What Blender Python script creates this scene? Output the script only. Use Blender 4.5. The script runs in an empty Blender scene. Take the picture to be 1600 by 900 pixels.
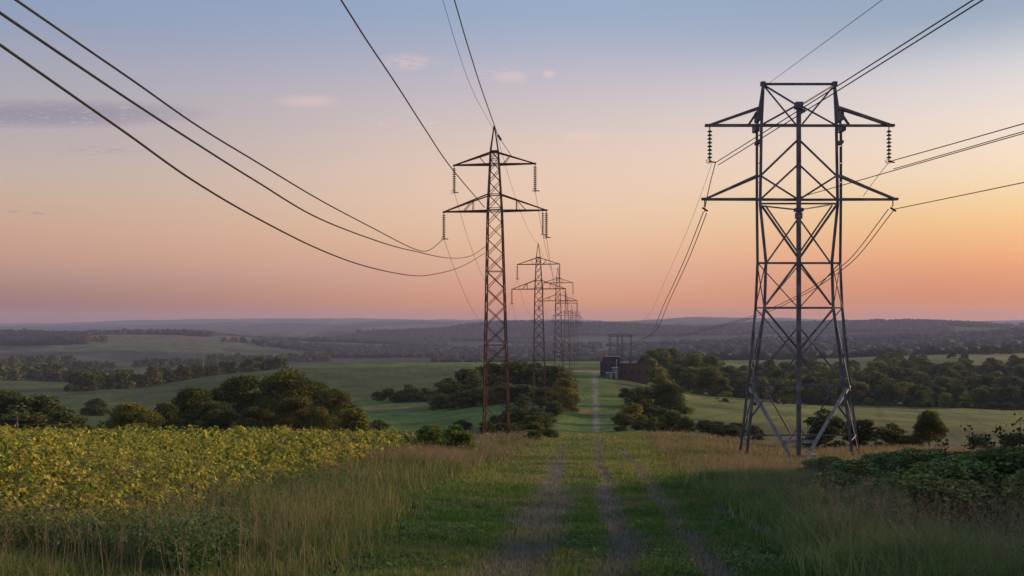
import bpy, math, random
import numpy as np
from mathutils import Vector, Matrix
random.seed(7); rng = np.random.default_rng(7)
S = bpy.context.scene
COL = S.collection
F = 1500.0; CX = 800.0; HZ = 505.0          # focal length and horizon used to survey the photograph
def at(px, py, Y): return Vector(((px-CX)/F*Y, Y, (HZ-py)/F*Y))

# ------------------------------------------------------------------ helpers
def mesh_np(name, V, T, C=None, smooth=False):
    V = np.asarray(V, np.float32).reshape(-1,3); T = np.asarray(T, np.int32)
    k = T.shape[1]
    me = bpy.data.meshes.new(name)
    me.vertices.add(len(V)); me.vertices.foreach_set('co', V.ravel())
    me.loops.add(T.size); me.loops.foreach_set('vertex_index', T.ravel())
    me.polygons.add(len(T)); me.polygons.foreach_set('loop_start', np.arange(0, T.size, k, dtype=np.int32))
    if smooth: me.polygons.foreach_set('use_smooth', np.ones(len(T), bool))
    me.update(calc_edges=True)
    if C is not None:
        a = me.color_attributes.new('Col', 'FLOAT_COLOR', 'POINT')
        CC = np.ones((len(V),4), np.float32); CC[:,:3] = C
        a.data.foreach_set('color', CC.ravel())
    return me
def link(name, me, mat=None, parent=None):
    o = bpy.data.objects.new(name, me); COL.objects.link(o)
    if mat and not me.materials: me.materials.append(mat)
    if parent: o.parent = parent
    return o
def tag(o, label=None, cat=None, group=None, kind=None):
    if label: o['label'] = label
    if cat: o['category'] = cat
    if group: o['group'] = group
    if kind: o['kind'] = kind
    return o
def empty(name, loc=(0,0,0), rz=0):
    o = bpy.data.objects.new(name, None); COL.objects.link(o); o.location = loc
    o.rotation_euler = (0,0,rz); o.empty_display_size = .2
    return o
def copy_tree(o, parent=None):
    c = o.copy(); COL.objects.link(c)
    if parent: c.parent = parent
    for ch in list(o.children): copy_tree(ch, c)
    return c

class MB:
    def __init__(s): s.v = []; s.f = []
    def prof(s, p, q, pts, up=None):
        p = Vector(p); q = Vector(q); d = (q-p).normalized()
        up = Vector(up) if up else Vector((0,0,1))
        if abs(d.dot(up)) > .97: up = Vector((0,1,0)) if abs(d.y) < .9 else Vector((1,0,0))
        a = d.cross(up).normalized(); b = a.cross(d).normalized()
        n = len(pts); i0 = len(s.v)
        for e in (p, q):
            for (u, w) in pts: s.v.append(e + a*u + b*w)
        for i in range(n):
            j = (i+1) % n
            s.f.append((i0+n+i, i0+n+j, i0+j, i0+i))
        s.f.append(tuple(i0+i for i in range(n))); s.f.append(tuple(i0+n+i for i in reversed(range(n))))
    def bar(s, p, q, w, h=None):
        h = h or w; w /= 2; h /= 2
        s.prof(p, q, [(-w,-h),(w,-h),(w,h),(-w,h)])
    def ang(s, p, q, w, up=None):             # steel angle section
        t = w*.28; h = w/2
        s.prof(p, q, [(-h,-h),(h,-h),(h,-h+t),(-h+t,-h+t),(-h+t,h),(-h,h)], up)
    def box(s, c, d):
        s.bar(Vector(c)-Vector((0,0,d[2]/2)), Vector(c)+Vector((0,0,d[2]/2)), d[0], d[1])
    def tube(s, pts, r, n=6, r1=None):
        pts = [Vector(p) for p in pts]; m = len(pts); i0 = len(s.v)
        for k, p in enumerate(pts):
            d = (pts[min(k+1,m-1)]-pts[max(k-1,0)]).normalized()
            up = Vector((0,0,1)) if abs(d.z) < .95 else Vector((0,1,0))
            a = d.cross(up).normalized(); b = a.cross(d)
            rr = r if r1 is None else r+(r1-r)*k/(m-1)
            for i in range(n):
                t = 2*math.pi*i/n; s.v.append(p + a*math.cos(t)*rr + b*math.sin(t)*rr)
        for k in range(m-1):
            for i in range(n):
                j = (i+1)%n
                s.f.append((i0+(k+1)*n+i, i0+(k+1)*n+j, i0+k*n+j, i0+k*n+i))
        s.f.append(tuple(i0+i for i in range(n))); s.f.append(tuple(i0+(m-1)*n+i for i in reversed(range(n))))
    def lathe(s, c, prof, n=10):
        i0 = len(s.v); c = Vector(c)
        for (r, z) in prof:
            for i in range(n):
                t = 2*math.pi*i/n; s.v.append(c + Vector((r*math.cos(t), r*math.sin(t), z)))
        for k in range(len(prof)-1):
            for i in range(n):
                j = (i+1)%n; s.f.append((i0+k*n+i, i0+k*n+j, i0+(k+1)*n+j, i0+(k+1)*n+i))
        s.f.append(tuple(i0+i for i in reversed(range(n))))
        m = len(prof)-1; s.f.append(tuple(i0+m*n+i for i in range(n)))
    def mesh(s, name):
        me = bpy.data.meshes.new(name); me.from_pydata([tuple(v) for v in s.v], [], s.f); me.update()
        return me
    def build(s, name, mat, parent=None): return link(name, s.mesh(name), mat, parent)

# ------------------------------------------------------------------ materials
def newmat(name):
    m = bpy.data.materials.new(name); m.use_nodes = True
    nt = m.node_tree; nt.nodes.clear()
    return m, nt, nt.nodes, nt.links
def leafmat(name, trans=.35, rough=.6, objtint=True, var=.35, scale=.6):
    m, nt, N, L = newmat(name)
    out = N.new('ShaderNodeOutputMaterial'); ca = N.new('ShaderNodeVertexColor'); ca.layer_name = 'Col'
    col = ca.outputs['Color']
    if objtint:
        oi = N.new('ShaderNodeObjectInfo'); mx = N.new('ShaderNodeMix'); mx.data_type='RGBA'; mx.blend_type='MULTIPLY'
        mx.inputs[0].default_value = 1; L.new(col, mx.inputs[6]); L.new(oi.outputs['Color'], mx.inputs[7]); col = mx.outputs[2]
    p = N.new('ShaderNodeBsdfPrincipled'); p.inputs['Roughness'].default_value = rough
    p.inputs['Specular IOR Level'].default_value = .25
    t = N.new('ShaderNodeBsdfTranslucent'); ms = N.new('ShaderNodeMixShader'); ms.inputs[0].default_value = trans
    L.new(col, p.inputs['Base Color']); L.new(col, t.inputs['Color'])
    L.new(p.outputs[0], ms.inputs[1]); L.new(t.outputs[0], ms.inputs[2]); L.new(ms.outputs[0], out.inputs['Surface'])
    return m
def noisemat(name, c1, c2, scale, rough=.8, metal=0, bump=.0, c3=None, detail=6, obj=True):
    m, nt, N, L = newmat(name)
    out = N.new('ShaderNodeOutputMaterial'); p = N.new('ShaderNodeBsdfPrincipled')
    tc = N.new('ShaderNodeTexCoord'); n = N.new('ShaderNodeTexNoise'); n.inputs['Scale'].default_value = scale; n.inputs['Detail'].default_value = detail
    L.new(tc.outputs['Object'], n.inputs['Vector'])
    r = N.new('ShaderNodeValToRGB'); r.color_ramp.elements[0].position=.35; r.color_ramp.elements[1].position=.68
    r.color_ramp.elements[0].color=(*c1,1); r.color_ramp.elements[1].color=(*c2,1)
    if c3: e = r.color_ramp.elements.new(.52); e.color=(*c3,1)
    L.new(n.outputs['Fac'], r.inputs['Fac']); L.new(r.outputs['Color'], p.inputs['Base Color'])
    p.inputs['Roughness'].default_value=rough; p.inputs['Metallic'].default_value=metal
    if bump:
        b = N.new('ShaderNodeBump'); b.inputs['Strength'].default_value=bump; b.inputs['Distance'].default_value=.05
        L.new(n.outputs['Fac'], b.inputs['Height']); L.new(b.outputs[0], p.inputs['Normal'])
    L.new(p.outputs[0], out.inputs['Surface'])
    return m
M_LEAF = leafmat('tree_leaves', .2, .8)
M_GRASS = leafmat('grass_blades', .4, .7, objtint=False)
M_CROP = leafmat('crop_leaves', .45, .55, objtint=False)
M_FAR = leafmat('far_leaves', .1, .9, objtint=False)
M_BARK = noisemat('bark', (.03,.022,.016), (.09,.07,.055), 9, .9, bump=.4)
M_RUST = noisemat('rusty_steel', (.07,.03,.022), (.19,.07,.04), 1.3, .8, .1, c3=(.12,.045,.03))
M_STEEL = noisemat('dark_painted_steel', (.06,.057,.07), (.19,.18,.20), 1.1, .65, .1, c3=(.11,.104,.125))
M_STEELW = noisemat('worn_galvanised_steel', (.2,.19,.2), (.4,.37,.38), 2.5, .65, .15)
M_WIRE = noisemat('weathered_cable', (.025,.022,.024), (.05,.045,.045), 3, .5, .6)
M_GLASS = noisemat('green_glass_insulator', (.012,.035,.022), (.03,.07,.045), 20, .18, 0)
M_BRICK = noisemat('dark_brick', (.06,.032,.032), (.14,.07,.06), 1.5, .85, bump=.2)
M_SLATE = noisemat('dark_blue_cladding', (.032,.026,.036), (.06,.048,.058), .8, .7)
M_ROOF = noisemat('roof_felt', (.03,.026,.03), (.06,.05,.055), 1.2, .9)
M_WHITE = noisemat('weathered_white_paint', (.35,.34,.34), (.5,.48,.46), 3, .6)
M_RED = noisemat('faded_red_paint', (.22,.05,.04), (.3,.08,.06), 4, .6)
M_WOOD = noisemat('weathered_pole_wood', (.1,.08,.065), (.22,.18,.15), 5, .9)
M_CONC = noisemat('footing_concrete', (.18,.17,.16), (.32,.3,.28), 4, .9, bump=.3)
M_PANE = noisemat('dark_window_glass', (.02,.022,.03), (.04,.042,.05), 2, .15)

# ------------------------------------------------------------------ terrain height field
def P(Y, py): return (Y, (HZ-py)/F*Y)
near_path = [(0,-1.8),P(12,905),P(25,798),P(40,751),P(76,711),P(110,684)]
near_left = [(0,-1.8),P(14,868),P(30,762)]
far_mid = [P(1200,575),P(1800,568),P(2300,557),P(2800,547),P(3300,533),P(3800,543),P(4600,501),P(5500,522),P(8000,505),P(12500,501),P(15000,520)]
cols = {
 -800:[*near_left,P(50,715),P(65,709),P(90,716),P(170,690),P(300,655),P(450,640),P(700,606),P(1000,590),P(1400,575),P(1800,562),P(2300,540),P(2800,531),P(3200,526),P(4000,542),P(5200,514),P(6200,522),P(7500,507),P(9000,514),P(12000,502),P(15000,520)],
 0:[*near_left,P(50,715),P(65,709),P(90,716),P(170,690),P(300,655),P(450,640),P(700,606),P(1000,590),P(1400,575),P(1800,562),P(2300,542),P(2800,531),P(3200,523),P(4000,542),P(5200,514),P(6200,522),P(7500,507),P(9000,514),P(12000,502),P(15000,520)],
 200:[*near_left,P(50,715),P(65,709),P(90,716),P(150,694),P(200,688),P(300,655),P(400,642),P(500,628),P(650,608),P(800,612),P(1000,598),P(1400,578),P(1800,560),P(2300,541),P(2800,529),P(3200,521),P(4000,542),P(5200,513),P(6200,521),P(7500,506),P(9000,512),P(12000,500),P(15000,520)],
 350:[*near_left,P(50,715),P(65,709),P(90,716),P(150,692),P(200,684),P(300,655),P(400,638),P(550,610),P(700,580),P(850,590),P(1200,588),P(1600,575),P(2000,556),P(2500,536),P(3000,527),P(3300,524),P(4200,540),P(5200,511),P(6200,519),P(7500,503),P(9000,511),P(12000,499),P(15000,520)],
 500:[*near_left,P(50,715),P(70,707),P(100,710),P(150,690),P(200,676),P(300,648),P(450,624),P(600,595),P(800,567),P(1000,575),P(1500,575),P(2200,560),P(2800,545),P(3300,530),P(4000,540),P(4800,514),P(5600,525),P(6800,505),P(8000,513),P(9500,504),P(12000,499),P(15000,520)],
 650:[(0,-1.8),P(12,900),P(25,795),P(50,716),P(80,700),P(110,690),P(130,688),P(170,692),P(220,672),P(300,648),P(400,628),P(600,592),P(850,563),P(1100,575),P(1800,568),P(2500,556),P(3200,545),P(3600,538),P(4000,530),P(4600,513),P(5400,526),P(6600,503),P(8000,510),P(10000,503),P(12500,499),P(15000,520)],
 770:[(0,-1.8),P(12,905),P(25,798),P(40,752),P(76,712),P(105,690),P(124,680),P(150,683),P(200,672),P(238,648),P(300,632),P(400,612),P(600,588),P(850,563),P(1100,575),P(1800,568),P(2500,554),P(3200,543),P(3500,529),P(3900,538),P(4700,502),P(5500,522),P(7500,503),P(12500,501),P(15000,520)],
 841:[*near_path,P(125,680),P(160,679),P(200,660),P(238,634),P(300,620),P(400,600),P(500,585),P(650,580),P(900,562),*far_mid],
 905:[*near_path,P(130,678),P(165,681),P(200,674),P(250,645),P(330,610),P(430,585),P(500,576),P(650,582),P(950,562),*far_mid],
 960:[*near_path,P(130,678),P(165,680),P(200,672),P(250,645),P(330,612),P(430,588),P(520,578),P(650,580),P(950,562),*far_mid],
 1080:[*near_path[:3],P(40,748),P(60,722),P(80,704),P(110,682),P(140,674),P(180,666),P(240,650),P(300,637),P(360,632),P(450,615),P(600,590),P(750,576),P(950,562),P(1200,566),P(1800,560),P(2500,546),P(3100,532),P(3700,543),P(4600,507),P(5500,519),P(8500,498),P(12500,500),P(15000,520)],
 1248:[*near_path[:3],P(50,740),P(76,718),P(95,706),P(120,702),P(150,700),P(200,682),P(280,655),P(350,640),P(400,635),P(480,627),P(600,608),P(750,592),P(950,576),P(1200,566),P(1800,556),P(2500,542),P(3100,530),P(3700,542),P(4600,505),P(5000,504),P(5500,518),P(8500,504),P(12500,503),P(15000,520)],
 1400:[*near_path[:3],P(50,738),P(76,709),P(95,703),P(120,702),P(150,700),P(200,685),P(280,660),P(350,646),P(420,640),P(480,628),P(600,608),P(750,592),P(950,574),P(1200,558),P(1800,553),P(2500,540),P(3100,524),P(3700,538),P(4600,498),P(5500,513),P(12500,504),P(15000,520)],
 1600:[*near_path[:3],P(50,736),P(76,708),P(95,703),P(120,702),P(150,700),P(200,688),P(280,664),P(350,650),P(420,643),P(480,632),P(600,610),P(750,592),P(950,568),P(1100,556),P(1400,551),P(1800,547),P(2500,533),P(3100,522),P(3700,536),P(4600,506),P(5500,512),P(12500,504),P(15000,520)],
 2400:[*near_path[:3],P(50,738),P(76,712),P(95,706),P(120,702),P(150,700),P(200,688),P(280,664),P(350,650),P(420,643),P(480,632),P(600,610),P(750,592),P(950,568),P(1100,556),P(1400,551),P(1800,547),P(2500,533),P(3100,522),P(3700,536),P(4600,506),P(5500,512),P(12500,504),P(15000,520)],
}
NS = 700; SMAX = math.log(1+15000/10)
sg = np.linspace(0, SMAX, NS); dg = 10*(np.exp(sg)-1)
pxk = sorted(cols)
pxg = np.arange(-800, 2401, 5)
def gauss(a, sig, axis):
    n = int(sig*3)+1; k = np.exp(-.5*(np.arange(-n,n+1)/sig)**2); k /= k.sum()
    pad = [(0,0)]*a.ndim; pad[axis] = (n,n)
    b = np.pad(a, pad, mode='edge')
    return np.apply_along_axis(lambda v: np.convolve(v, k, 'valid'), axis, b)
tab = []
for k in pxk:
    kn = np.array(cols[k]); tab.append(np.interp(dg, kn[:,0], kn[:,1]))
tab = np.array(tab)
ZT = np.array([np.interp(pxg, pxk, tab[:,j]) for j in range(NS)]).T
ZT = gauss(ZT, 5, 1); ZT = gauss(ZT, 5, 0)
zback = -1.8 - .015*dg
def lut(px, d):
    i = np.clip((px+800)/5, 0, len(pxg)-1.001); j = np.clip(np.log(1+d/10)/SMAX*(NS-1), 0, NS-1.001)
    i0 = i.astype(int); j0 = j.astype(int); fi = i-i0; fj = j-j0
    return (ZT[i0,j0]*(1-fi)*(1-fj)+ZT[i0+1,j0]*fi*(1-fj)+ZT[i0,j0+1]*(1-fi)*fj+ZT[i0+1,j0+1]*fi*fj)
def vnoise(x, y, seed=0):                     # smooth value noise
    xi = np.floor(x).astype(np.int64); yi = np.floor(y).astype(np.int64); fx = x-xi; fy = y-yi
    fx = fx*fx*(3-2*fx); fy = fy*fy*(3-2*fy)
    def h(a, b):
        v = (a*374761393 + b*668265263 + seed*1442695041) & 0xffffffff
        v = ((v ^ (v >> 13))*1274126177) & 0xffffffff
        return ((v ^ (v >> 16)) & 0xffff)/65535.0
    return (h(xi,yi)*(1-fx)+h(xi+1,yi)*fx)*(1-fy)+(h(xi,yi+1)*(1-fx)+h(xi+1,yi+1)*fx)*fy
def fbm(x, y, seed=0, o=4):
    s = 0; a = .5
    for k in range(o): s = s+a*vnoise(x*2**k, y*2**k, seed+k); a *= .5
    return s/(1-.5**o)
TR = [(-.54,.0567,.42),(.43,.0855,.2),(1.5,.100,.2),(2.9,.105,.16)]   # wheel tracks: x = a+b*Y, half width
def track_mask(x, Y):
    m = np.zeros_like(x)
    for i,(a,b,w) in enumerate(TR):
        c = a+b*Y+(vnoise(Y/4, Y*0, 50+i)-.5)*.5
        ww = w*(.7+.6*vnoise(Y/2.5, Y*0, 60+i))*(1+Y/300 if i != 1 else 1+Y/100)
        far = 1.0 if i == 1 else (.9 if i==0 else .6)
        mm = np.clip(1.5-np.abs(x-c)/ww, 0, 1)*far
        if i != 1: mm = mm*np.clip((115-Y)/50, 0, 1)
        if i == 3: mm = mm*np.clip((45-Y)/20,0,1)
        if i == 1: mm = mm*np.where(Y>130,.75,1)
        m = np.maximum(m, mm*(Y > 2))
    return m
def H(x, y):
    x = np.atleast_1d(np.asarray(x, float)); y = np.atleast_1d(np.asarray(y, float))
    a = np.arctan2(x, y); lim = math.atan(1600/1500)
    ac = np.clip(a, -lim, lim); px = CX+F*np.tan(ac)
    d = np.maximum(np.abs(y), np.abs(x)/(1600/1500))
    z = lut(px, d)
    t = np.clip((np.abs(a)-lim)/(math.pi*.8-lim), 0, 1); t = t*t*(3-2*t)
    z = z*(1-t)+np.interp(d, dg, zback)*t
    amp = np.clip(d/60, .15, 1)
    z = z+(fbm(x/3.1, y/3.1, 3, 3)-.5)*.25*amp
    z = z+(fbm(x/40, y/40, 9, 3)-.5)*np.clip((d-150)/200, 0, 1)*1.6
    z = z+(fbm(x/420, y/420, 19, 3)-.5)*np.clip((d-1500)/1500, 0, 1)*32
    z = z+(fbm(x/1700+3, y/1700, 23, 3)-.45)*np.clip((d-5200)/2500, 0, 1)*105
    z = z-track_mask(x, y)*.07*np.clip((120-d)/60, 0, 1)*(y>0)
    return z
def H1(x, y): return float(H(x, y)[0])
def ground(px, Y):
    x = (px-CX)/F*Y; return Vector((x, Y, H1(x, Y)))

# zones near the camera (x as a function of Y)
def xb(Y): return np.interp(Y, [8,12,15.6,29,52,92,125,150], [-2.2,-2.4,-2.5,-3.1,-2.1,1.8,4.6,7])
def xc(Y): return np.interp(Y, [8,12,14,16,18,22,30,40,50,62,75], [-7.2,-7.0,-6.6,-6.3,-6.2,-6.3,-6.8,-6.7,-6.3,-5.5,-5])
def xr(Y): return np.interp(Y, [8,12,20,35,60,100,130], [4.0,4.3,5.7,6.9,10.2,14.6,18])
def pathx(Y): return .45+.0855*Y

# ------------------------------------------------------------------ ground sheet
azf = np.arctan((np.arange(-330, 1931, 3)-CX)/F)
azl = np.linspace(-math.pi, azf[0], 60)[:-1]; azr = np.linspace(azf[-1], math.pi, 60)[1:-1]
az = np.concatenate([azl, azf, azr]); na = len(az)
rr = np.exp(np.linspace(math.log(1.2), math.log(14500), 440)); nr = len(rr)
A, R = np.meshgrid(az, rr)                    # rows radial
X = R*np.sin(A); Yg = R*np.cos(A)
Zg = H(X.ravel(), Yg.ravel()).reshape(X.shape)
x = X.ravel(); y = Yg.ravel(); d = R.ravel()
pxv = np.where(y > 1, CX+F*x/np.maximum(y,1), np.where(x>0, 5000, -5000))
C = np.zeros((x.size, 3)); nz = fbm(x/2.2, y/2.2, 4, 4); nb = fbm(x/25, y/25, 8, 4)
def setc(mask, c):
    m = np.clip(mask, 0, 1)[:,None]; C[:] = C*(1-m)+np.array(c)*m
def rng_mask(px0, px1, Y0, Y1, fp=6, fy=.02):
    w = (vnoise(pxv/25, np.log(np.maximum(y,1))*14, 77)-.5)
    p = pxv+w*14; q = y*(1+w*.03)
    return np.clip((p-px0)/fp+.5,0,1)*np.clip((px1-p)/fp+.5,0,1)*np.clip((q/Y0-1)/fy+.5,0,1)*np.clip((1-q/Y1)/fy+.5,0,1)
setc(np.ones_like(x), (.045,.052,.022)); setc((nb-.35)*2, (.075,.075,.032)); setc((nz-.5)*2, (.10,.085,.045))
# farther countryside: patchwork
far = np.clip((d-180)/80, 0, 1); setc(far, (.06,.08,.024)); setc(far*(nb-.4)*1.5, (.085,.09,.03))
pat = fbm(x/330+7, y/520, 33, 3); f2 = np.clip((d-1500)/300,0,1)
setc(f2, (.030,.042,.022)); setc(f2*np.clip((pat-.58)*25,0,1), (.07,.075,.035)); setc(f2*np.clip((pat-.66)*25,0,1), (.12,.10,.055))
setc(f2*np.clip((.38-pat)*25,0,1), (.06,.085,.035))
FIELDS = [ # px0,px1,Y0,Y1,colour
 (-900,560,150,330,(.065,.09,.022)),(60,960,430,900,(.064,.082,.022)),(460,960,740,900,(.085,.125,.02)),
 (500,780,205,440,(.080,.135,.024)),(505,700,330,350,(.17,.15,.05)),(560,700,300,308,(.12,.15,.035)),
 (1070,2400,235,435,(.115,.13,.030)),(1090,1260,780,1030,(.08,.12,.022)),(1500,2400,900,1230,(.13,.135,.04)),
 (70,350,2050,3050,(.085,.10,.034)),(90,330,2600,3000,(.11,.09,.04)),(95,250,980,1350,(.055,.08,.03)),(-300,60,950,1150,(.05,.07,.03)),  # first entry: hill field colour brightened to stand for its sunlit band
 (560,720,2300,2700,(.13,.10,.06)),(180,430,420,432,(.16,.15,.09)),(470,760,880,920,(.20,.12,.07)),
 (1400,2400,84,106,(.22,.165,.08))]
for (a,b,c0,c1,cc) in FIELDS: setc(rng_mask(a,b,c0,c1), cc)
# drilling lines in the mid fields
lines = (np.sin((x*.35+y*.94)*2*math.pi/9)>.55)*((d>200)&(d<440))
setc(lines*.35*rng_mask(500,780,205,440), (.035,.06,.02)); setc(lines*.25*rng_mask(1070,2400,235,435), (.05,.07,.025))
# mown ride under the lines
dxp = np.abs(x-pathx(y)); ride = np.clip((9-dxp)/1.5,0,1)*(y>60)*(y<520)
setc(ride, (.075,.12,.022)); setc(ride*(nb-.45)*2.5, (.12,.135,.032))
for (c0,c1) in ((247,254),(488,515),(128,138)): setc(np.clip((13-dxp)/1.5,0,1)*(y>c0)*(y<c1), (.19,.155,.06))
on = (y > 3)*(y < 400)
setc(track_mask(x, y)*on*.7, (.10,.095,.075)); setc(track_mask(x, y)*(y>120)*(y<520)*.85, (.22,.20,.165))
setc(track_mask(x, y)*on*np.clip((nz-.45)*4,0,1), (.17,.145,.135))
C *= (1+np.clip((d-150)/100,0,1)*(fbm(x/18, y/30, 71, 4)-.5)*1.3)[:,None]
rowl = np.sin((x*.94-y*.35)*2*math.pi/14)>.86
C *= (1-.22*rowl*(d>190)*(d<900))[:,None]
C *= (.85+.3*fbm(x/.35+3, y/.35, 15, 2))[:,None]
V = np.stack([x, y, Zg.ravel()], 1)
i = np.arange(na); j = np.arange(nr-1)
II, JJ = np.meshgrid(i, j); IN = (II+1)%na
Q = np.stack([JJ*na+II, JJ*na+IN, (JJ+1)*na+IN, (JJ+1)*na+II], -1).reshape(-1,4)[:, ::-1]
T = np.concatenate([Q[:,[0,1,2]], Q[:,[0,2,3]]])
c0 = len(V); V = np.vstack([V, [[0,0,H1(0,.01)]]]); C = np.vstack([C, C[:1]])
T = np.vstack([T, np.stack([np.full(na, c0), (np.arange(na)+1)%na, np.arange(na)], 1)])
gm, nt, N, L = newmat('ground_earth')
out = N.new('ShaderNodeOutputMaterial'); p = N.new('ShaderNodeBsdfPrincipled'); ca = N.new('ShaderNodeVertexColor'); ca.layer_name='Col'
geo = N.new('ShaderNodeNewGeometry'); n1 = N.new('ShaderNodeTexNoise'); n1.inputs['Scale'].default_value = .9; n1.inputs['Detail'].default_value = 9
n2 = N.new('ShaderNodeTexNoise'); n2.inputs['Scale'].default_value = .045; n2.inputs['Detail'].default_value = 8
mr = N.new('ShaderNodeMapRange'); mr.inputs[1].default_value=.3; mr.inputs[2].default_value=.7; mr.inputs[3].default_value=.6; mr.inputs[4].default_value=1.4
mr2 = N.new('ShaderNodeMapRange'); mr2.inputs[1].default_value=.3; mr2.inputs[2].default_value=.7; mr2.inputs[3].default_value=.8; mr2.inputs[4].default_value=1.2
mm = N.new('ShaderNodeMath'); mm.operation='MULTIPLY'
sc = N.new('ShaderNodeVectorMath'); sc.operation='SCALE'
bp = N.new('ShaderNodeBump'); bp.inputs['Strength'].default_value=.6; bp.inputs['Distance'].default_value=.15
L.new(geo.outputs['Position'], n1.inputs['Vector']); L.new(geo.outputs['Position'], n2.inputs['Vector'])
L.new(n1.outputs['Fac'], mr.inputs[0]); L.new(n2.outputs['Fac'], mr2.inputs[0]); L.new(mr.outputs[0], mm.inputs[0]); L.new(mr2.outputs[0], mm.inputs[1])
L.new(ca.outputs['Color'], sc.inputs[0]); L.new(mm.outputs[0], sc.inputs['Scale']); L.new(sc.outputs[0], p.inputs['Base Color'])
L.new(n1.outputs['Fac'], bp.inputs['Height']); L.new(bp.outputs[0], p.inputs['Normal'])
p.inputs['Roughness'].default_value=.95; p.inputs['Specular IOR Level'].default_value=.1
L.new(p.outputs[0], out.inputs['Surface'])
g = link('ground', mesh_np('ground', V, T, C, smooth=True), gm); tag(g, 'rolling grassy ground with fields and a mown track running down the hill', kind='structure')

# ------------------------------------------------------------------ leaf clouds
def rotated(n):
    q = rng.normal(size=(n,4)); q /= np.linalg.norm(q, axis=1)[:,None]
    w,x_,y_,z_ = q.T
    a = np.stack([1-2*(y_*y_+z_*z_), 2*(x_*y_+w*z_), 2*(x_*z_-w*y_)],1)
    b = np.stack([2*(x_*y_-w*z_), 1-2*(x_*x_+z_*z_), 2*(y_*z_+w*x_)],1)
    return a, b, np.cross(a, b)
def leaves(c, size, col, a=None, b=None, fold=.25, slim=.36):
    n = len(c)
    if a is None: a, b, nn = rotated(n)
    else: nn = np.cross(a, b)
    s = np.broadcast_to(size, (n,))[:,None]
    v = np.stack([c-a*s*.5, c+b*s*slim+nn*s*fold*.5-a*s*.06, c+a*s*.5, c-b*s*slim+nn*s*fold*.5-a*s*.06], 1)
    i = np.arange(n)[:,None]*4
    t = np.concatenate([i+np.array([[0,1,2]]), i+np.array([[0,2,3]])])
    return v.reshape(-1,3), t, np.repeat(col, 4, 0)
def crown_mesh(name, nl, ls, seed, shape='round', dark=(.044,.064,.016), light=(.18,.18,.036)):
    global rng
    rng = np.random.default_rng(seed)
    cl = []
    lo = .02 if shape != 'bush' else -.03
    K = {'round':34,'tall':24,'bush':22}[shape]
    for k in range(K):
        z = lo+.05+(.85-lo)*rng.random()**1.1
        rad = .43*(1-min(z,1)**2.3)+.02 if shape != 'bush' else .42*math.sqrt(max(.05, 1-(z/1.02)**2))
        th = k*2.4+rng.random()*.8; r = rad*(.35+.65*rng.random()**.5)*.85
        R0 = .075+.085*rng.random()
        cl.append((r*math.cos(th), r*math.sin(th), min(z, 1-R0), R0))
    cl.append((0,0,.5,.26)); cl.append((.03,0,.85,.14))
    cl = np.array(cl); w = cl[:,3]**2; w /= w.sum()
    idx = rng.choice(len(cl), nl, p=w)
    dv = rng.normal(size=(nl,3)); dv /= np.linalg.norm(dv,axis=1)[:,None]
    rad = cl[idx,3]*(.55+.5*rng.random(nl)**.6)*(1+.25*rng.normal(size=nl)*.5)
    c = cl[idx,:3]+dv*rad[:,None]*np.array([1,1,.85])
    c[:,2] = np.maximum(c[:,2], lo*.6+.03*rng.random(nl))
    m = rng.random(len(cl))[idx]**1.5*.75+.3*rng.random(nl)
    col = np.array(dark)*(1-m[:,None])+np.array(light)*m[:,None]
    col = col*((.75+.5*rng.random(nl)) if shape != 'bush' else (.45+1.1*rng.random(nl)))[:,None]
    # leaves turned mostly outwards
    a, b, nn = rotated(nl)
    v, t, cc = leaves(c, ls*(.6+.8*rng.random(nl)), col, a, b)
    return mesh_np(name, v, t, cc)
def trunk_mesh(name, seed, r0=.022, top=.72):
    r = random.Random(seed); mb = MB()
    pts = [(0,0,-.04)]; 
    for k in range(1,6): pts.append(((r.random()-.5)*.03*k, (r.random()-.5)*.03*k, top*k/5))
    mb.tube(pts, r0, 7, r0*.25)
    for k in range(6):
        z = .16+.08*k; th = k*2.2+r.random(); q = pts[min(5,int(z/top*5)+0)]
        p0 = Vector((q[0],q[1],z)); p2 = p0+Vector((math.cos(th)*.28, math.sin(th)*.28, .16+.1*r.random())); p1 = p0.lerp(p2,.5)-Vector((0,0,.02))
        mb.tube([p0,p1,p2], r0*.42, 5, r0*.1)
    return mb.mesh(name)
CR = {'fine':[crown_mesh('crown', 22000, .027, 100+k, 'round', (.042,.062,.015), (.18,.175,.034)) for k in range(5)],
      'mid':[crown_mesh('crown', 5200, .055, 200+k, 'round') for k in range(4)],
      'far':[crown_mesh('crown', 1500, .095, 300+k, 'round') for k in range(3)],
      'bush':[crown_mesh('foliage', 5200, .055, 400+k, 'bush', (.045,.062,.02), (.10,.10,.028)) for k in range(4)]}
for l in CR.values():
    for me in l: me.materials.append(M_LEAF)
TK = [trunk_mesh('trunk', k) for k in range(3)]
for me in TK: me.materials.append(M_BARK)
BK = trunk_mesh('stem', 9, .018, .6); BK.materials.append(M_BARK)
rng = np.random.default_rng(77)
ti = [0]
def tree(px, top, wpx, Y, label, kind='mid', tint=(1,1,1), group=None, name='tree', cat='tree', hmin=2.0, x=None):
    ti[0] += 1; k = ti[0]
    gp = ground(px, Y); h = max(hmin, (HZ-top)/F*Y-gp.z); w = wpx*Y/F*(1.04 if kind == 'fine' else 1.15)
    if kind == 'bush': w = min(w, 2.3*h)
    return tree_at(gp, h, w, label, kind, tint, group, name, cat)
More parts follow.
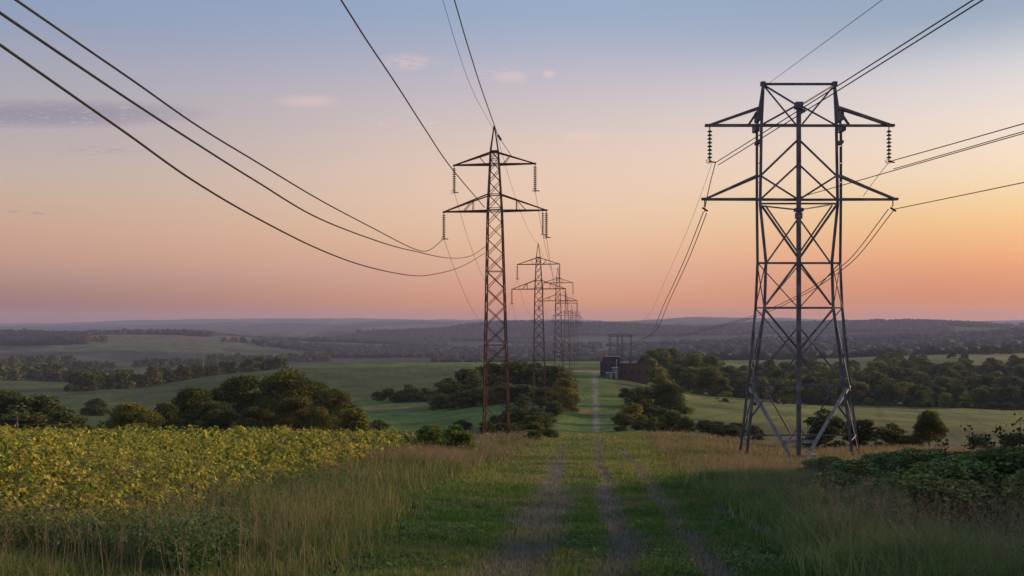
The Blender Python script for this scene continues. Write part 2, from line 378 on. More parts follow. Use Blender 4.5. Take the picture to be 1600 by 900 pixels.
def tree_at(gp, h, w, label, kind='mid', tint=(1,1,1), group=None, name='tree', cat='tree'):
    ti[0] += 1; k = ti[0]
    e = empty(name, gp, (k*2.4)%6.28); e.scale = (w, w, h)
    l = CR[kind]; me = l[k % len(l)]
    c = link('foliage' if kind == 'bush' else 'crown', me, None, e); c.color = (*tint, 1)
    link('stem' if kind == 'bush' else 'trunk', BK if kind == 'bush' else TK[k%3], None, e)
    return tag(e, label, cat, group)
OL = (1.6,1.4,.95); DK = (.85,.92,.9); GR = (1.1,1.3,1)
# clump behind the crop on the left
for a in [
 (205,629,118,130,'low round olive tree standing alone left of the dark copse','fine',OL),
 (302,602,108,158,'dark tree forming the left shoulder of the copse behind the crop','fine',DK),
 (378,585,118,172,'dark tree with a flat crown rising behind the middle of the copse','fine',DK),
 (450,574,132,168,'tallest and widest tree of the copse behind the crop','fine',(1,1,.9)),
 (520,606,102,160,'tree forming the sloping right shoulder of the copse','fine',(1.15,1.1,.9)),
 (338,626,95,140,'dark lower tree in front of the copse, left of the grey dead stem','fine',DK),
 (402,634,90,138,'low dark green tree in front at the middle of the copse','fine',(1.1,1.0,.9)),
 (462,620,105,141,'brownish tree in front under the tallest tree of the copse','fine',(1.35,1.12,.9)),
 (425,586,80,178,'dark tree rising behind the copse, left of the tallest tree','fine',DK),
 (488,594,88,175,'dark tree rising behind the copse, right of the tallest tree','fine',DK),
 (258,628,80,152,'low dark tree filling the gap at the left foot of the copse','fine',DK),
 (500,634,70,139,'low olive tree in front at the right foot of the copse','fine',(1.35,1.2,.9)),
 (345,604,86,180,'dark tree at the back of the copse between its left shoulder and the middle','fine',DK),
 (552,636,62,136,'smallest olive tree at the right end of the copse','mid',OL),
 (4,609,120,190,'dark tall tree at the left edge of the picture','fine',DK),
 (58,616,100,188,'dark round tree second from the left edge of the picture','mid',DK),
 (98,641,92,178,'low dark tree at the right end of the left edge group','mid',(1.1,1.1,1)),
 (38,644,100,172,'low dark tree behind the small wooden pole','mid',DK),
 (150,622,44,340,'small lone tree on the field slope above the olive tree','mid',DK),
 (1452,641,66,100,'lone dark round tree behind the right hedge','fine',(1.0,.95,.85)),
 (1046,597,85,245,'big dark round tree right of the mown ride','fine',(.9,.95,.9)),
 (1005,603,60,275,'dark tree standing left of the big round tree by the ride','mid',(1,1,.9)),
 (985,628,52,215,'small yellow green tree at the right verge of the ride','mid',(1.9,1.6,1)),
 (1030,573,50,405,'olive tree just right of the dark brick buildings','mid',(1.5,1.4,1)),
 (882,590,50,262,'yellow olive tree at the right end of the wood, beside the ride','mid',(1.8,1.5,.95)),
 (893,612,34,245,'narrow olive shrub like tree at the left verge of the ride','mid',(1.7,1.45,.95)),
]: tree(*a)
# wood around the second pylon
LW = 'dark broadleaf tree of the small wood behind the rusty pylon'
for (px,top,w,Y) in [(700,590,60,320),(735,574,72,330),(768,566,78,345),(802,562,84,350),(838,567,80,345),(868,570,70,330),(720,612,60,300),(752,604,66,300),(785,596,70,290),(818,600,66,285),(850,604,60,275),(688,614,40,310),(640,601,48,400),(608,606,34,410),(622,612,30,400),(590,611,22,420),(666,606,40,390)]:
    tree(px,top,w,Y,LW,'mid',random.choice([DK,(.85,.9,.95),(1,1,.9)]),'trees of the small wood behind the rusty pylon')
# belt of woodland on the right
LB = 'dark woodland tree in the belt beyond the right hand field'
for r_,(Y,hh,n) in enumerate([(450,9.5,26),(500,11,26),(570,12,26),(650,12.5,24),(740,13,22)]):
    for k in range(n):
        px = 1015+(1690-1015)*(k+.5+random.uniform(-.4,.4))/n
        if r_ >= 3 and 1090 < px < 1190: continue
        if r_ == 0 and px < 1060: continue
        gp = ground(px, Y*random.uniform(.96,1.04)); h = hh*random.uniform(.9,1.4)
        tree_at(gp, h, h*random.uniform(1.35,1.8), LB, 'mid', random.choice([(.9,.95,.95),(1.05,1.05,.95),(1.6,1.45,1.0),(.8,.88,.9)]), 'woodland belt beyond the right field')
for px in (1448,1478,1510):
    gp = ground(px, 435); h = random.uniform(6.5,8)
    tree_at(gp, h, h*1.2, 'pale olive tree in front of the right woodland belt', 'mid', (2.2,1.9,1.2), 'pale trees in front of the right woodland belt')
LB2 = 'dark far tree on the hillside above the right woodland belt'
for k in range(22):
    px = random.uniform(1370,1690); Y = random.uniform(850,1150)
    if px>1520 and Y>930: Y = random.uniform(1230,1400)
    gp = ground(px, Y); h = random.uniform(9,14)
    tree_at(gp, h, h*1.3, LB2, 'far', DK, 'trees on the hillside above the right belt')
# hedgerow along the far edge of the left field
LH = 'far dark hedgerow tree along the upper edge of the left field'
for k in range(46):
    px = 120+330*(k+random.uniform(-.4,.4))/46
    Y = np.interp(px, [120,200,350,450], [620,690,760,850])*random.uniform(1.0,1.1)
    gp = ground(px, Y); h = random.uniform(9,15)
    tree_at(gp, h, h*random.uniform(1,1.4), LH, 'far', random.choice([DK,(1,1,.95)]), 'hedgerow trees beyond the left field')
LV = 'small dark tree of the wooded valley on the far left'
def row(px0, px1, Y0, Y1, n, h0, h1, lab, grp, jit_=.015):
    for k in range(n):
        f_ = (k+random.uniform(-.5,.5))/n; px = px0+(px1-px0)*f_; Y = (Y0+(Y1-Y0)*f_)*(1+random.uniform(-jit_,jit_))
        gp = ground(px, Y); h = random.uniform(h0,h1)
        FR.append((gp, h, h*random.uniform(1.1,1.6), random.choice([.85,1,1.15])))
FR = []
row(-80,215,880,1000,34,9,15,LV,'trees of the valley on the far left',.03)
row(-80,110,1010,1120,18,10,16,LV,'trees of the valley on the far left',.02)
row(60,185,1330,1420,18,9,14,LV,'trees of the valley on the far left')
row(-60,120,1450,1600,24,10,17,LV,'trees of the valley on the far left',.04)
LV2 = 'small distant tree in the lines across the left middle distance'
row(215,345,1500,1650,18,10,15,LV2,'distant tree lines on the left')
row(330,520,1750,1950,30,11,17,LV2,'distant tree lines on the left',.03)
row(110,175,2450,2550,8,14,18,LV2,'distant tree lines on the left',.01)
row(350,430,2700,2750,9,13,18,LV2,'distant tree lines on the left',.01)
sm = [crown_mesh('t', 420, .17, 900+k, 'round') for k in range(4)]; rng = np.random.default_rng(78)
VV=[];TT=[];CC=[];o_=0
for k,(gp,h,w,t_) in enumerate(FR):
    me = sm[k%4]; n_ = len(me.vertices); v_ = np.empty(n_*3,np.float32); me.vertices.foreach_get('co',v_); v_ = v_.reshape(-1,3)*np.array([w,w,h])
    a_ = k*2.4; v_ = np.stack([v_[:,0]*math.cos(a_)-v_[:,1]*math.sin(a_), v_[:,0]*math.sin(a_)+v_[:,1]*math.cos(a_), v_[:,2]],1)+np.array(gp)
    c_ = np.empty(n_*4,np.float32); me.color_attributes['Col'].data.foreach_get('color',c_); c_ = c_.reshape(-1,4)[:,:3]*t_
    f_ = np.empty(len(me.polygons)*3,np.int32); me.polygons.foreach_get('vertices',f_); VV.append(v_); TT.append(f_.reshape(-1,3)+o_); CC.append(c_); o_ += n_
for me in sm: bpy.data.meshes.remove(me)
o = link('far_tree_lines', mesh_np('far_tree_lines', np.vstack(VV), np.vstack(TT), np.vstack(CC)), M_FAR); tag(o, 'dark tree lines and copses scattered over the far left valley', 'woodland', None, 'stuff')
# shrubs
def bush(px, top, w, Y, label, tint=(1,1,1), group=None): return tree(px, top, w, Y, label, 'bush', tint, group, 'shrub', 'shrub', .7)
for a in [
 (842,638,100,196,'wide green shrub at the left verge of the ride below the second pylon',GR),
 (778,648,80,200,'low green shrub behind the foot of the rusty pylon',(1,1.1,.9)),
 (722,655,70,205,'low dark shrub left of the rusty pylon foot',DK),
 (672,664,62,66,'bright green shrub at the end of the crop, left one of two',(1.9,2.2,1.0)),
 (712,662,66,70,'bright green shrub at the end of the crop, right one of two',(1.9,2.2,1.0)),
 (835,672,50,104,'green shrub on the bank at the left verge of the track',(1.4,1.6,1)),
 (858,668,34,112,'yellow green shrub at the top of the bank where the track tips over',(1.7,1.7,1)),
 (975,646,50,190,'yellow green shrub at the bend of the right verge',(1.6,1.5,1)),
 (1000,656,56,185,'olive shrub at the foot of the right verge',(1.3,1.2,1)),
 (1045,652,60,180,'dark shrub below the big round tree by the ride',DK),
 (1105,656,60,150,'dark green shrub left of the big grey tower',(1,1.05,.9)),
 (1140,664,56,140,'low shrub touching the left legs of the big grey tower',(1.1,1.1,.9)),
 (1288,638,74,106,'dark tall shrub inside the legs of the big grey tower',DK),
 (1345,654,64,110,'dark shrub behind the right legs of the big grey tower',(.95,.95,.85)),
 (1392,660,56,114,'olive shrub between the big grey tower and the lone tree',(1.4,1.2,.9)),
 (1420,680,40,112,'small olive shrub left of the lone tree',(1.5,1.3,1)),
 (1530,678,60,125,'pale shrub right of the lone tree',(1.5,1.4,1.1)),
 (1585,676,70,122,'pale shrub at the right edge behind the hedge',(1.4,1.3,1.1)),
 (590,655,50,180,'pale low shrub right of the copse',(1.5,1.4,1.1)),
]: bush(*a)
for k in range(8):
    bush(random.uniform(1480,1600), 626+random.uniform(0,4), random.uniform(24,40), random.uniform(425,440), 'small round shrub at the far edge of the right hand field', (1.3,1.2,1), 'shrubs along the far edge of the right field')
for k in range(10):
    bush(random.uniform(1090,1240), 622+random.uniform(0,6), random.uniform(18,34), random.uniform(375,430), 'low shrub below the woodland left of the big grey tower', (1.2,1.15,1), 'shrubs below the woodland')
for sd_,lab in ((-1,'shrub in the scrub along the left verge of the mown ride'),(1,'shrub in the scrub along the right verge of the mown ride')):
    for k in range(22 if sd_ < 0 else 30):
        Y = (150+110*k/22 if sd_ < 0 else 140+200*k/30)*random.uniform(.97,1.03); xx = pathx(Y)+sd_*random.uniform(8.5,16 if sd_ > 0 else 20)
        h = random.uniform(1.6,3.6); w = h*random.uniform(1.3,2.0)
        if abs(xx-pathx(Y)) < 7+w*.5: xx = pathx(Y)+sd_*(7+w*.5)
        tree_at(Vector((xx,Y,H1(xx,Y)-.1)), h, w, lab, 'bush', random.choice([(1.2,1.25,.95),(1.6,1.5,.95),(1.0,1.05,.9),(1.9,1.7,1)]), 'scrub along the mown ride', 'shrub', 'shrub')
for k in range(18):
    Y = random.uniform(125,190); px = random.uniform(1075,1190); gp = ground(px,Y); h = random.uniform(.9,2.0)
    tree_at(gp, h, h*random.uniform(1.6,2.4), 'low scrubby shrub in the rough ground left of the big grey tower', 'bush', random.choice([(1.2,1.25,.95),(1.5,1.4,1)]), 'scrub left of the big grey tower', 'shrub', 'shrub')
# leafy hedge of separate bushes on the right
HB = [crown_mesh('foliage', 10000, .038, 500+k, 'bush', (.06,.10,.03), (.16,.20,.055)) for k in range(4)]
for me in HB: me.materials.append(M_LEAF)
CR['bush_h'] = HB
k = 0
for Y in (15,17.5,20,23,26.5,30,34,39,45):
    x0 = np.interp(Y, [15,20,30,45], [7.2,8.6,10.9,14.8])
    for q in range(4 if Y < 30 else 5):
        xx = x0+q*1.55*(1+Y/90)+random.uniform(-.3,.3); yy = Y+random.uniform(-.8,.8)+q*.3
        if xx/yy > .64: continue
        h = np.interp(Y,[15,30,45],[1.6,1.35,1.15])*random.uniform(.85,1.15)*(1 if q else .75); k += 1
        c = HB[k%4]; e = empty('hedge_bush', (xx, yy, H1(xx,yy)-.05), k*1.7); e.scale = (2.3*(1+Y/110), 2.3*(1+Y/110), h*1.1)
        o = link('foliage', c, None, e); o.color = (*random.choice([(1,1,1),(1.15,1.1,1),(.9,.95,.9)]), 1)
        link('stem', BK, None, e)
        tag(e, 'dark green leafy bush merging into the hedge on the right', 'bush', 'bushes of the hedge on the right')
# tall shoots sticking out of the hedge
for n_,(px,top,Y,lab) in enumerate([(1590,652,19,'tallest leafy shoot at the right edge above the hedge'),(1562,660,20,'leafy shoot second from the right edge above the hedge'),(1517,664,22,'leafy shoot above the hedge right of the lone tree'),(1545,680,21,'short leafy shoot between the two tall ones above the hedge'),(1478,688,24,'short leafy shoot above the hedge below the lone tree')]):
    gp = ground(px, Y); top_z = (HZ-top)/F*Y; e = tag(empty('sapling', gp), lab, 'sapling')
    hh = top_z-gp.z; mb = MB()
    pts = [(math.sin(t*2+n_)*.06*t, 0, hh*t) for t in np.linspace(0,1,7)]; mb.tube(pts, .012, 5, .004); mb.build('stem', M_BARK, e)
    t_ = rng.random(70)**.7*.55+.45; c = np.stack([np.sin(t_*2+n_)*.06*t_, 0*t_, hh*t_],1)+rng.normal(size=(70,3))*.075
    v,t,cc = leaves(c, .075*(.7+.6*rng.random(70)), np.array([[.03,.045,.018]])*(.7+.6*rng.random((70,1))))
    link('foliage', mesh_np('foliage', v, t, cc), M_CROP, e)
# unseen trees added right of the frame to shade the near track
for k,(tx,ty,h) in enumerate([(30,44.5,10),(35,47.5,11),(41,50.5,11),(28,39,10),(33,41.5,10),(39,44.5,11),(46,49,12),(25,33,9),(30,35.5,10),(36,38,11),(24,27,9),(29,29,10),(35,32,10),(42,38,12),(52,53,12),(50,46,12),(24,21,9),(30,23,10),(19,15,8),(22,18,9),(20,10,8),(25,14,9),(27,25,9),(22,25,9),(28,33,10),(33,45,11),(37,43,11),(31,39,10)]):
    tree_at(Vector((tx,ty,H1(tx,ty))), h*.70, h*.85, 'unseen broadleaf tree added right of the frame to shade the track', 'fine', DK, 'unseen trees added right of the frame for shade')

# ------------------------------------------------------------------ distant woods (one mass)
ico = bpy.data.meshes.new('t'); import bmesh
bm = bmesh.new(); bmesh.ops.create_icosphere(bm, subdivisions=1, radius=1)
IV = np.array([v.co[:] for v in bm.verts]); IT = np.array([[v.index for v in f.verts] for f in bm.faces]); bm.free()
bpy.data.meshes.remove(ico)
def wood(name, label, regs, hs=(10,18), col=(.02,.028,.015)):
    VV=[]; TT=[]; CC=[]; o=0
    for (px0,px1,Y0,Y1,n) in regs:
        n = int(n*5); px = rng.uniform(px0,px1,n); Y = np.exp(rng.uniform(math.log(Y0), math.log(Y1), n)); xx = (px-CX)/F*Y
        keep = fbm(xx/300, Y/300, 91, 3)+.05*rng.normal(size=n) > .42
        xx = xx[keep]; Y = Y[keep]; z = H(xx, Y); m = len(xx)
        h = rng.uniform(*hs, m); w = h*rng.uniform(.65,1.0,m)
        v = IV[None]*(1+.26*rng.normal(size=(m,len(IV),1)))
        v = v*np.stack([w,w,h*.55],1)[:,None]+np.stack([xx,Y,z+h*.45],1)[:,None]
        c = np.array(col)*(.8+.4*rng.random((m,1)))*(.6+.8*fbm(xx/160,Y/160,95,3))[:,None]+np.array([.02,.012,0])*rng.random((m,1))**3
        VV.append(v.reshape(-1,3)); TT.append((IT[None]+np.arange(m)[:,None,None]*len(IV)).reshape(-1,3)+o); CC.append(np.repeat(c,len(IV),0)); o += m*len(IV)
    ob = link(name, mesh_np(name, np.vstack(VV), np.vstack(TT), np.vstack(CC)), M_FAR)
    return tag(ob, label, 'woodland', None, 'stuff')
wood('ridge_woodland', 'dark distant woodland covering the ridges below the horizon',
     [(-150,135,2350,3300,900),(140,330,3050,3300,260),(330,700,3300,4300,900),(560,900,3700,4700,1100),(850,1750,4050,4750,1800),(1150,1750,2900,3400,700)], (11,17))
wood('valley_woodland', 'dusky woods scattered through the far valley',
     [(480,1750,2200,3000,700),(400,700,2500,2900,260),(680,1000,1600,2000,200),(1000,1700,1400,1900,300)], (9,14))

# ------------------------------------------------------------------ grass and crop
def blades(xx, yy, h, w, col, lean=.35, zoff=0):
    n = len(xx); z = H(xx, yy)-.02+zoff
    th = rng.uniform(0,2*math.pi,n); ph = rng.uniform(0,2*math.pi,n)
    t = np.stack([np.cos(th),np.sin(th),0*th],1); l = np.stack([np.cos(ph),np.sin(ph),0*ph],1)*(lean*h*rng.random(n)**.7)[:,None]
    b = np.stack([xx,yy,z],1); up = np.array([0,0,1.])
    m = b+l*.3+up*(h*.55)[:,None]; tp = b+l+up*(h*(1-.25*rng.random(n)))[:,None]
    W = w[:,None]
    v = np.stack([b-t*W*.5, b+t*W*.5, m+t*W*.38, m-t*W*.38, tp],1).reshape(-1,3)
    i = np.arange(n)[:,None]*5
    T = np.concatenate([i+np.array([[0,1,2]]), i+np.array([[0,2,3]]), i+np.array([[3,2,4]])])
    return v, T, np.repeat(col,5,0), tp
def merge(parts):
    o = 0; V=[];T=[];C=[]
    for v,t,c in parts: V.append(v); T.append(t+o); C.append(c); o += len(v)
    return np.vstack(V), np.vstack(T), np.vstack(C)
def sample(n, Y0, Y1, px0=-60, px1=1660):
    Y = np.exp(rng.uniform(math.log(Y0), math.log(Y1), n)); px = rng.uniform(px0, px1, n)
    return (px-CX)/F*Y, Y
def lerp(a, b, t): return np.array(a)*(1-t[:,None])+np.array(b)*t[:,None]
# short turf
xx, yy = sample(560000, 9.5, 175)
tm = track_mask(xx, yy)
edge = rng.normal(size=len(xx))*.35
ok = (xx > xb(yy)-.8+edge) & (xx < xr(yy)+.8+edge) & (rng.random(len(xx)) > tm*.6)
xx=xx[ok]; yy=yy[ok]; tm=tm[ok]; n=len(xx)
pn = fbm(xx/1.4, yy/1.4, 21, 3); pl = fbm(xx/7, yy/7, 27, 3)
h = (.05+.13*np.clip((pn-.3)*2,0,1))*(.6+.8*rng.random(n))*(1+np.clip(yy-40,0,60)/90); w = .006+.0008*yy
t = np.clip((pl-.5)*1.4+rng.normal(size=n)*.15+np.clip((yy-30)/45,0,.55), 0, 1)  # yellower with distance: the sunlit band is painted into the blades
col = lerp((.065,.15,.025),(.25,.25,.05), t); dry = rng.random(n) < (.03+.5*tm+.18*np.clip((pl-.5)*4,0,1)+.15*np.clip((yy-35)/30,0,1))  # dry tufts, thickened farther off as part of the painted sunlit band
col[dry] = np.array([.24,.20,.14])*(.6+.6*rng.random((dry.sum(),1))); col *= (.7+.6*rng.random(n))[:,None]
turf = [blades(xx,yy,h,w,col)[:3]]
# dry fluff growing in the wheel tracks
xx, yy = sample(170000, 9.5, 120, 650, 1250); tm = track_mask(xx,yy); ok = rng.random(len(xx)) < tm*.85
xx=xx[ok]; yy=yy[ok]; n=len(xx)
col = lerp((.10,.115,.075),(.27,.24,.22), rng.random(n)); 
turf.append(blades(xx,yy,.05+.13*rng.random(n),.005+.0007*yy,col,.8)[:3])
v,t,c = merge(turf); o = link('meadow_grass', mesh_np('meadow_grass', v,t,c), M_GRASS); tag(o,'short green turf with dry tufts and a sunlit band painted yellower, covering the track','grass',None,'stuff')
# tall verge grass
def verge(name, label, mask, N, hlo, hhi, straw, nst, green=((.045,.075,.02),(.11,.12,.045)), Y0=10, Y1=140, px0=-100, px1=1700):
    xx, yy = sample(N, Y0, Y1, px0, px1); ok = mask(xx, yy); xx=xx[ok]; yy=yy[ok]; n=len(xx)
    pn = fbm(xx/2.2, yy/2.2, 41, 3); ps = fbm(xx/5, yy/5, 43, 3)
    pt = fbm(xx/.75, yy/.75, 47, 2); h = (hlo+(hhi-hlo)*np.clip(pn*1.3-.1,0,1))*(.35+.65*rng.random(n))*(.55+.9*pt); w = .004+.00055*yy
    col = lerp(green[0], green[1], np.clip(ps+(pt-.5)*1.1+rng.normal(size=n)*.25,0,1))
    s = rng.random(n) < straw*np.clip((ps-.25)*2.5,.25,1.3)
    col[s] = np.array([.32,.24,.145])*(.6+.7*rng.random((s.sum(),1)))
    col *= (.65+.7*rng.random(n))[:,None]
    parts = [blades(xx,yy,h,w,col,.8)[:3]]
    xx, yy = sample(nst, Y0, Y1, px0, px1); ok = mask(xx, yy) & (fbm(xx/5, yy/5, 43, 3) > .38); xx=xx[ok]; yy=yy[ok]; n=len(xx)
    h = hhi*(.85+.5*rng.random(n)); cs = np.array([.25,.18,.12])*(.65+.6*rng.random((n,1)))
    b = blades(xx,yy,h,.003+.0003*yy,cs,.45); parts.append(b[:3]); tp = b[3]
    for k in range(9):                        # seed heads
        c = tp+np.stack([rng.normal(size=n)*.018, rng.normal(size=n)*.018, -.17*rng.random(n)],1)
        a = np.stack([rng.normal(size=n)*.4, rng.normal(size=n)*.4, np.ones(n)],1); a /= np.linalg.norm(a,axis=1)[:,None]
        bb = np.cross(a, rng.normal(size=(n,3))); bb /= np.linalg.norm(bb,axis=1)[:,None]
        parts.append(leaves(c, .022+.0008*yy, cs*1.1, a, bb, 0, .10))
    v,t,c = merge(parts); o = link(name, mesh_np(name,v,t,c), M_GRASS); return tag(o, label, 'grass', None, 'stuff')
jit = lambda n, s=.6: rng.normal(size=n)*s
verge('tall_verge_grass','tall seeding grass between the crop and the track on the left', lambda x_,y_: (x_ < xb(y_)+jit(len(x_),.35)) & (x_ > xc(y_)-2.4-np.abs(jit(len(x_),1.8))) , 260000, .25, .95, .12, 8500, ((.065,.12,.027),(.17,.19,.055)))
verge('bank_grass','pinkish dry grass along the bank right of the track', lambda x_,y_: (x_ > xr(y_)+jit(len(x_),.4)) & (y_ > 38) & (x_ < xr(y_)+18+y_*.1+jit(len(x_),1)), 170000, .16, .55, .24, 15000, ((.09,.12,.03),(.19,.18,.05)), 36, 125, 1000, 1660)
verge('slope_grass','pink dry seeding grass on the bank at the left side of the track', lambda x_,y_: (x_ < xb(y_)+jit(len(x_),.5)) & (x_ > xb(y_)-9+jit(len(x_),1)) & (x_ > xc(y_)-.5), 60000, .2, .65, .5, 9000, ((.09,.11,.03),(.16,.155,.05)), 44, 130, 500, 900)
verge('rough_grass','rough dark green grass with straw stems below the right hedge', lambda x_,y_: (x_ > xr(y_)+jit(len(x_),.35)) & (y_ <= 42) & (x_ < xr(y_)+5.5+.12*y_+jit(len(x_),.6)), 280000, .25, 1.0, .09, 5200, ((.07,.145,.036),(.19,.25,.075)), 9.5, 42, 1000, 1720)
# crop
n = 24000; xx, yy = sample(n, 11, 78, -130, 720); ok = (xx < xc(yy)+-np.abs(jit(n,2.2))*rng.random(n)); xx=xx[ok]; yy=yy[ok]
keep = rng.random(len(xx)) < np.clip(yy/26, .25, 1); xx=xx[keep]; yy=yy[keep]; n=len(xx)
hh = (.70+.6*fbm(xx/2.2,yy/2.2,61,3)+.6*rng.random(n)**4)*(1+.10*np.clip((-.45-xx/yy)/.08,0,1))
hh *= .45+.55*np.clip((xc(yy)-xx)/2.5,0,1)
parts = []; zz = H(xx,yy)
L_ = 38
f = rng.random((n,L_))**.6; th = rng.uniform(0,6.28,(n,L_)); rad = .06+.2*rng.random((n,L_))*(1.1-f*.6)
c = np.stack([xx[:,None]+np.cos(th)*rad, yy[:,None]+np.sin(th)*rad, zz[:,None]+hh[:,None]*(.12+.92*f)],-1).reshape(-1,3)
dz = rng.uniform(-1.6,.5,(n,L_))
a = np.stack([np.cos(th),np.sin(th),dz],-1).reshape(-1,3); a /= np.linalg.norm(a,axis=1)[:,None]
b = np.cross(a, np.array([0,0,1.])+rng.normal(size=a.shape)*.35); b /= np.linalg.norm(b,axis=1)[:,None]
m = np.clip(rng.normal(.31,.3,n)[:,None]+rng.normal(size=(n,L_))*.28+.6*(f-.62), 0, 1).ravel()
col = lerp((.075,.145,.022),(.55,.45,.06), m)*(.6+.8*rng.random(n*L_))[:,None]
sz = (.05+.06*rng.random((n,L_)))*(1+np.clip(yy-15,0,60)[:,None]/45)
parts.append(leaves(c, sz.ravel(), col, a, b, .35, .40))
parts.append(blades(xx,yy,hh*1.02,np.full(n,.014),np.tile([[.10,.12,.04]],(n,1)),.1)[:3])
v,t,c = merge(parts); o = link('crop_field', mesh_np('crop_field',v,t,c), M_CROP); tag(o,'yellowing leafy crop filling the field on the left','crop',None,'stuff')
verge('wild_grass','wild seeding grass stalks growing among the yellowing crop', lambda x_,y_: (x_ < xc(y_)-.8) & (rng.random(len(x_)) < .5), 30000, .6, 1.25, .35, 9000, ((.07,.12,.025),(.2,.2,.05)), 13, 60, -100, 720)
def weeds(name, label, mask, N, px0, px1, lo, hi, Y0, Y1):
    xx, yy = sample(N, Y0, Y1, px0, px1); ok = mask(xx, yy) & (fbm(xx/1.6, yy/1.6, 66, 3) > .5); xx=xx[ok]; yy=yy[ok]; n=len(xx); q=22
    hh = lo+(hi-lo)*rng.random(n)**1.5; f = rng.random((n,q))**.7; th = rng.uniform(0,6.28,(n,q)); rad = .05+.13*rng.random((n,q))
    c = np.stack([xx[:,None]+np.cos(th)*rad, yy[:,None]+np.sin(th)*rad, H(xx,yy)[:,None]+hh[:,None]*(.1+.9*f)],-1).reshape(-1,3)
    a = np.stack([np.cos(th),np.sin(th),rng.uniform(-.9,.7,(n,q))],-1).reshape(-1,3); a /= np.linalg.norm(a,axis=1)[:,None]
    b = np.cross(a, np.array([0,0,1.])+rng.normal(size=a.shape)*.35); b /= np.linalg.norm(b,axis=1)[:,None]
    col = lerp((.05,.105,.024),(.14,.2,.05), rng.random(n*q))
    v,t,cc = merge([leaves(c, (.045+.06*rng.random(n*q)), col, a, b, .3, .3), blades(xx,yy,hh,np.full(n,.01),np.tile([[.06,.09,.03]],(n,1)),.15)[:3]])
    tag(link(name, mesh_np(name,v,t,cc), M_CROP), label, 'weeds', None, 'stuff')
weeds('verge_weeds','dark green leafy weeds tangled in the tall grass below the crop', lambda x_,y_: (x_ < xb(y_)-1.2) & (x_ > xc(y_)-2.5), 5000, -80, 560, .25, .85, 10.5, 30)
weeds('ditch_weeds','dark green leafy weeds tangled in the grass before the right hedge', lambda x_,y_: (x_ > xr(y_)+.6) & (x_ < xr(y_)+4.5), 6000, 1120, 1680, .2, .7, 10, 34)
weeds('track_weeds','low broad leaved weeds dotted through the turf of the track', lambda x_,y_: (x_ > xb(y_)) & (x_ < xr(y_)) & (track_mask(x_,y_) < .1), 3000, 450, 1350, .05, .16, 9.8, 26)
# tall orange weed standing above the crop
e = tag(empty('dock_weed', ground(452,58)), 'orange brown weed standing above the crop in front of the copse', 'weed')
mb = MB(); hz = (HZ-662)/F*58-ground(452,58).z
for k in range(5):
    th = k*1.3; mb.tube([(0,0,0),(0,0,hz*.6),(math.cos(th)*.28,math.sin(th)*.1,hz*(.85+.04*k))], .014, 5, .006)
mb.build('stem', M_WOOD, e)
c = np.concatenate([np.array([[math.cos(k*1.3)*.28*u,math.sin(k*1.3)*.1*u,hz*(.6+(.25+.04*k)*u)] for u in np.linspace(.3,1,22)]) for k in range(5)])+rng.normal(size=(110,3))*.05
v,t,cc = leaves(c,.10,np.array([[.34,.2,.06]])*(.7+.6*rng.random((110,1)))); link('seed_head', mesh_np('seed_head',v,t,cc), M_CROP, e)
# grey dead stem among the copse
g0 = ground(398,132); mb = MB(); mb.tube([(0,0,0),(-.5,0,2.2),(-1.0,0,(HZ-665)/F*132-g0.z)], .09, 6, .05); mb.tube([(-.5,0,2.2),(.1,0,3.1)], .05, 5, .02)
e = tag(empty('dead_sapling', g0), 'bare grey dead stem leaning in front of the copse', 'dead tree'); mb.build('trunk', M_WOOD, e)

# ------------------------------------------------------------------ big grey tower on the right
Y0 = 76.0; TB = ground(1248, Y0)
tw = tag(empty('transmission_tower', TB), 'big dark grey lattice tower with wide twin arms and five legs on the right', 'pylon')
def tp(dx, py, o=0.0): return at(1248+dx, py, Y0+o)-TB
PX = Y0/F
def part(name, bars, w, mat=M_STEEL):
    mb = MB()
    for (p_, q_) in bars: mb.ang(p_, q_, w*.82)
    return mb.build(name, mat, tw)
FO, BO = -2.2, 2.2
gl = H1
def leg(pts, o, w, s):
    mb = MB(); P3 = [tp(s*a_, b_, o) for a_, b_ in pts]
    x_, y_ = (P3[-1]+TB).x, (P3[-1]+TB).y
    P3.append(P3[-1]+(P3[-1]-P3[-2]).normalized()*max(.3, ((P3[-1]+TB).z-H1(x_,y_))+.3))
    for p_, q_ in zip(P3, P3[1:]): mb.ang(p_, q_, w, (s,-.2,0))
    return mb.build('leg', M_STEEL, tw)
for s in (-1,1):
    leg([(56,131),(66,198),(66,320),(65,411),(68,481),(81,612),(93,714 if s<0 else 702)], BO*.9, .21, s)
    leg([(56,131),(59,198),(61,320),(52,409),(54,479),(72,612),(83,719 if s<0 else 704)], FO*.9, .22, s)
cc_ = MB(); cc_.bar(tp(0,160,-2.6), tp(0,721,-2.6), .29, .29); col_ = cc_.build('central_column', M_STEEL, tw)
mb = MB(); mb.box(tp(0,165,-2.6), (.55,.55,.5)); mb.box(tp(4,173,-2.6), (.55,.25,.25)); mb.build('column_cap', M_STEEL, col_)
mb = MB(); mb.box(tp(0,328,-2.6), (.62,.55,.26)); mb.box(tp(0,337,-2.6), (.46,.46,.45)); mb.build('column_collar', M_STEEL, col_)
mb = MB(); mb.box(Vector((0,-2.6,H1(TB.x,TB.y-2.6)-TB.z+.1)), (1.1,1.1,.6)); mb.build('footing', M_CONC, tw)
part('top_beam', [(tp(-56,131),tp(56,131))], .24)
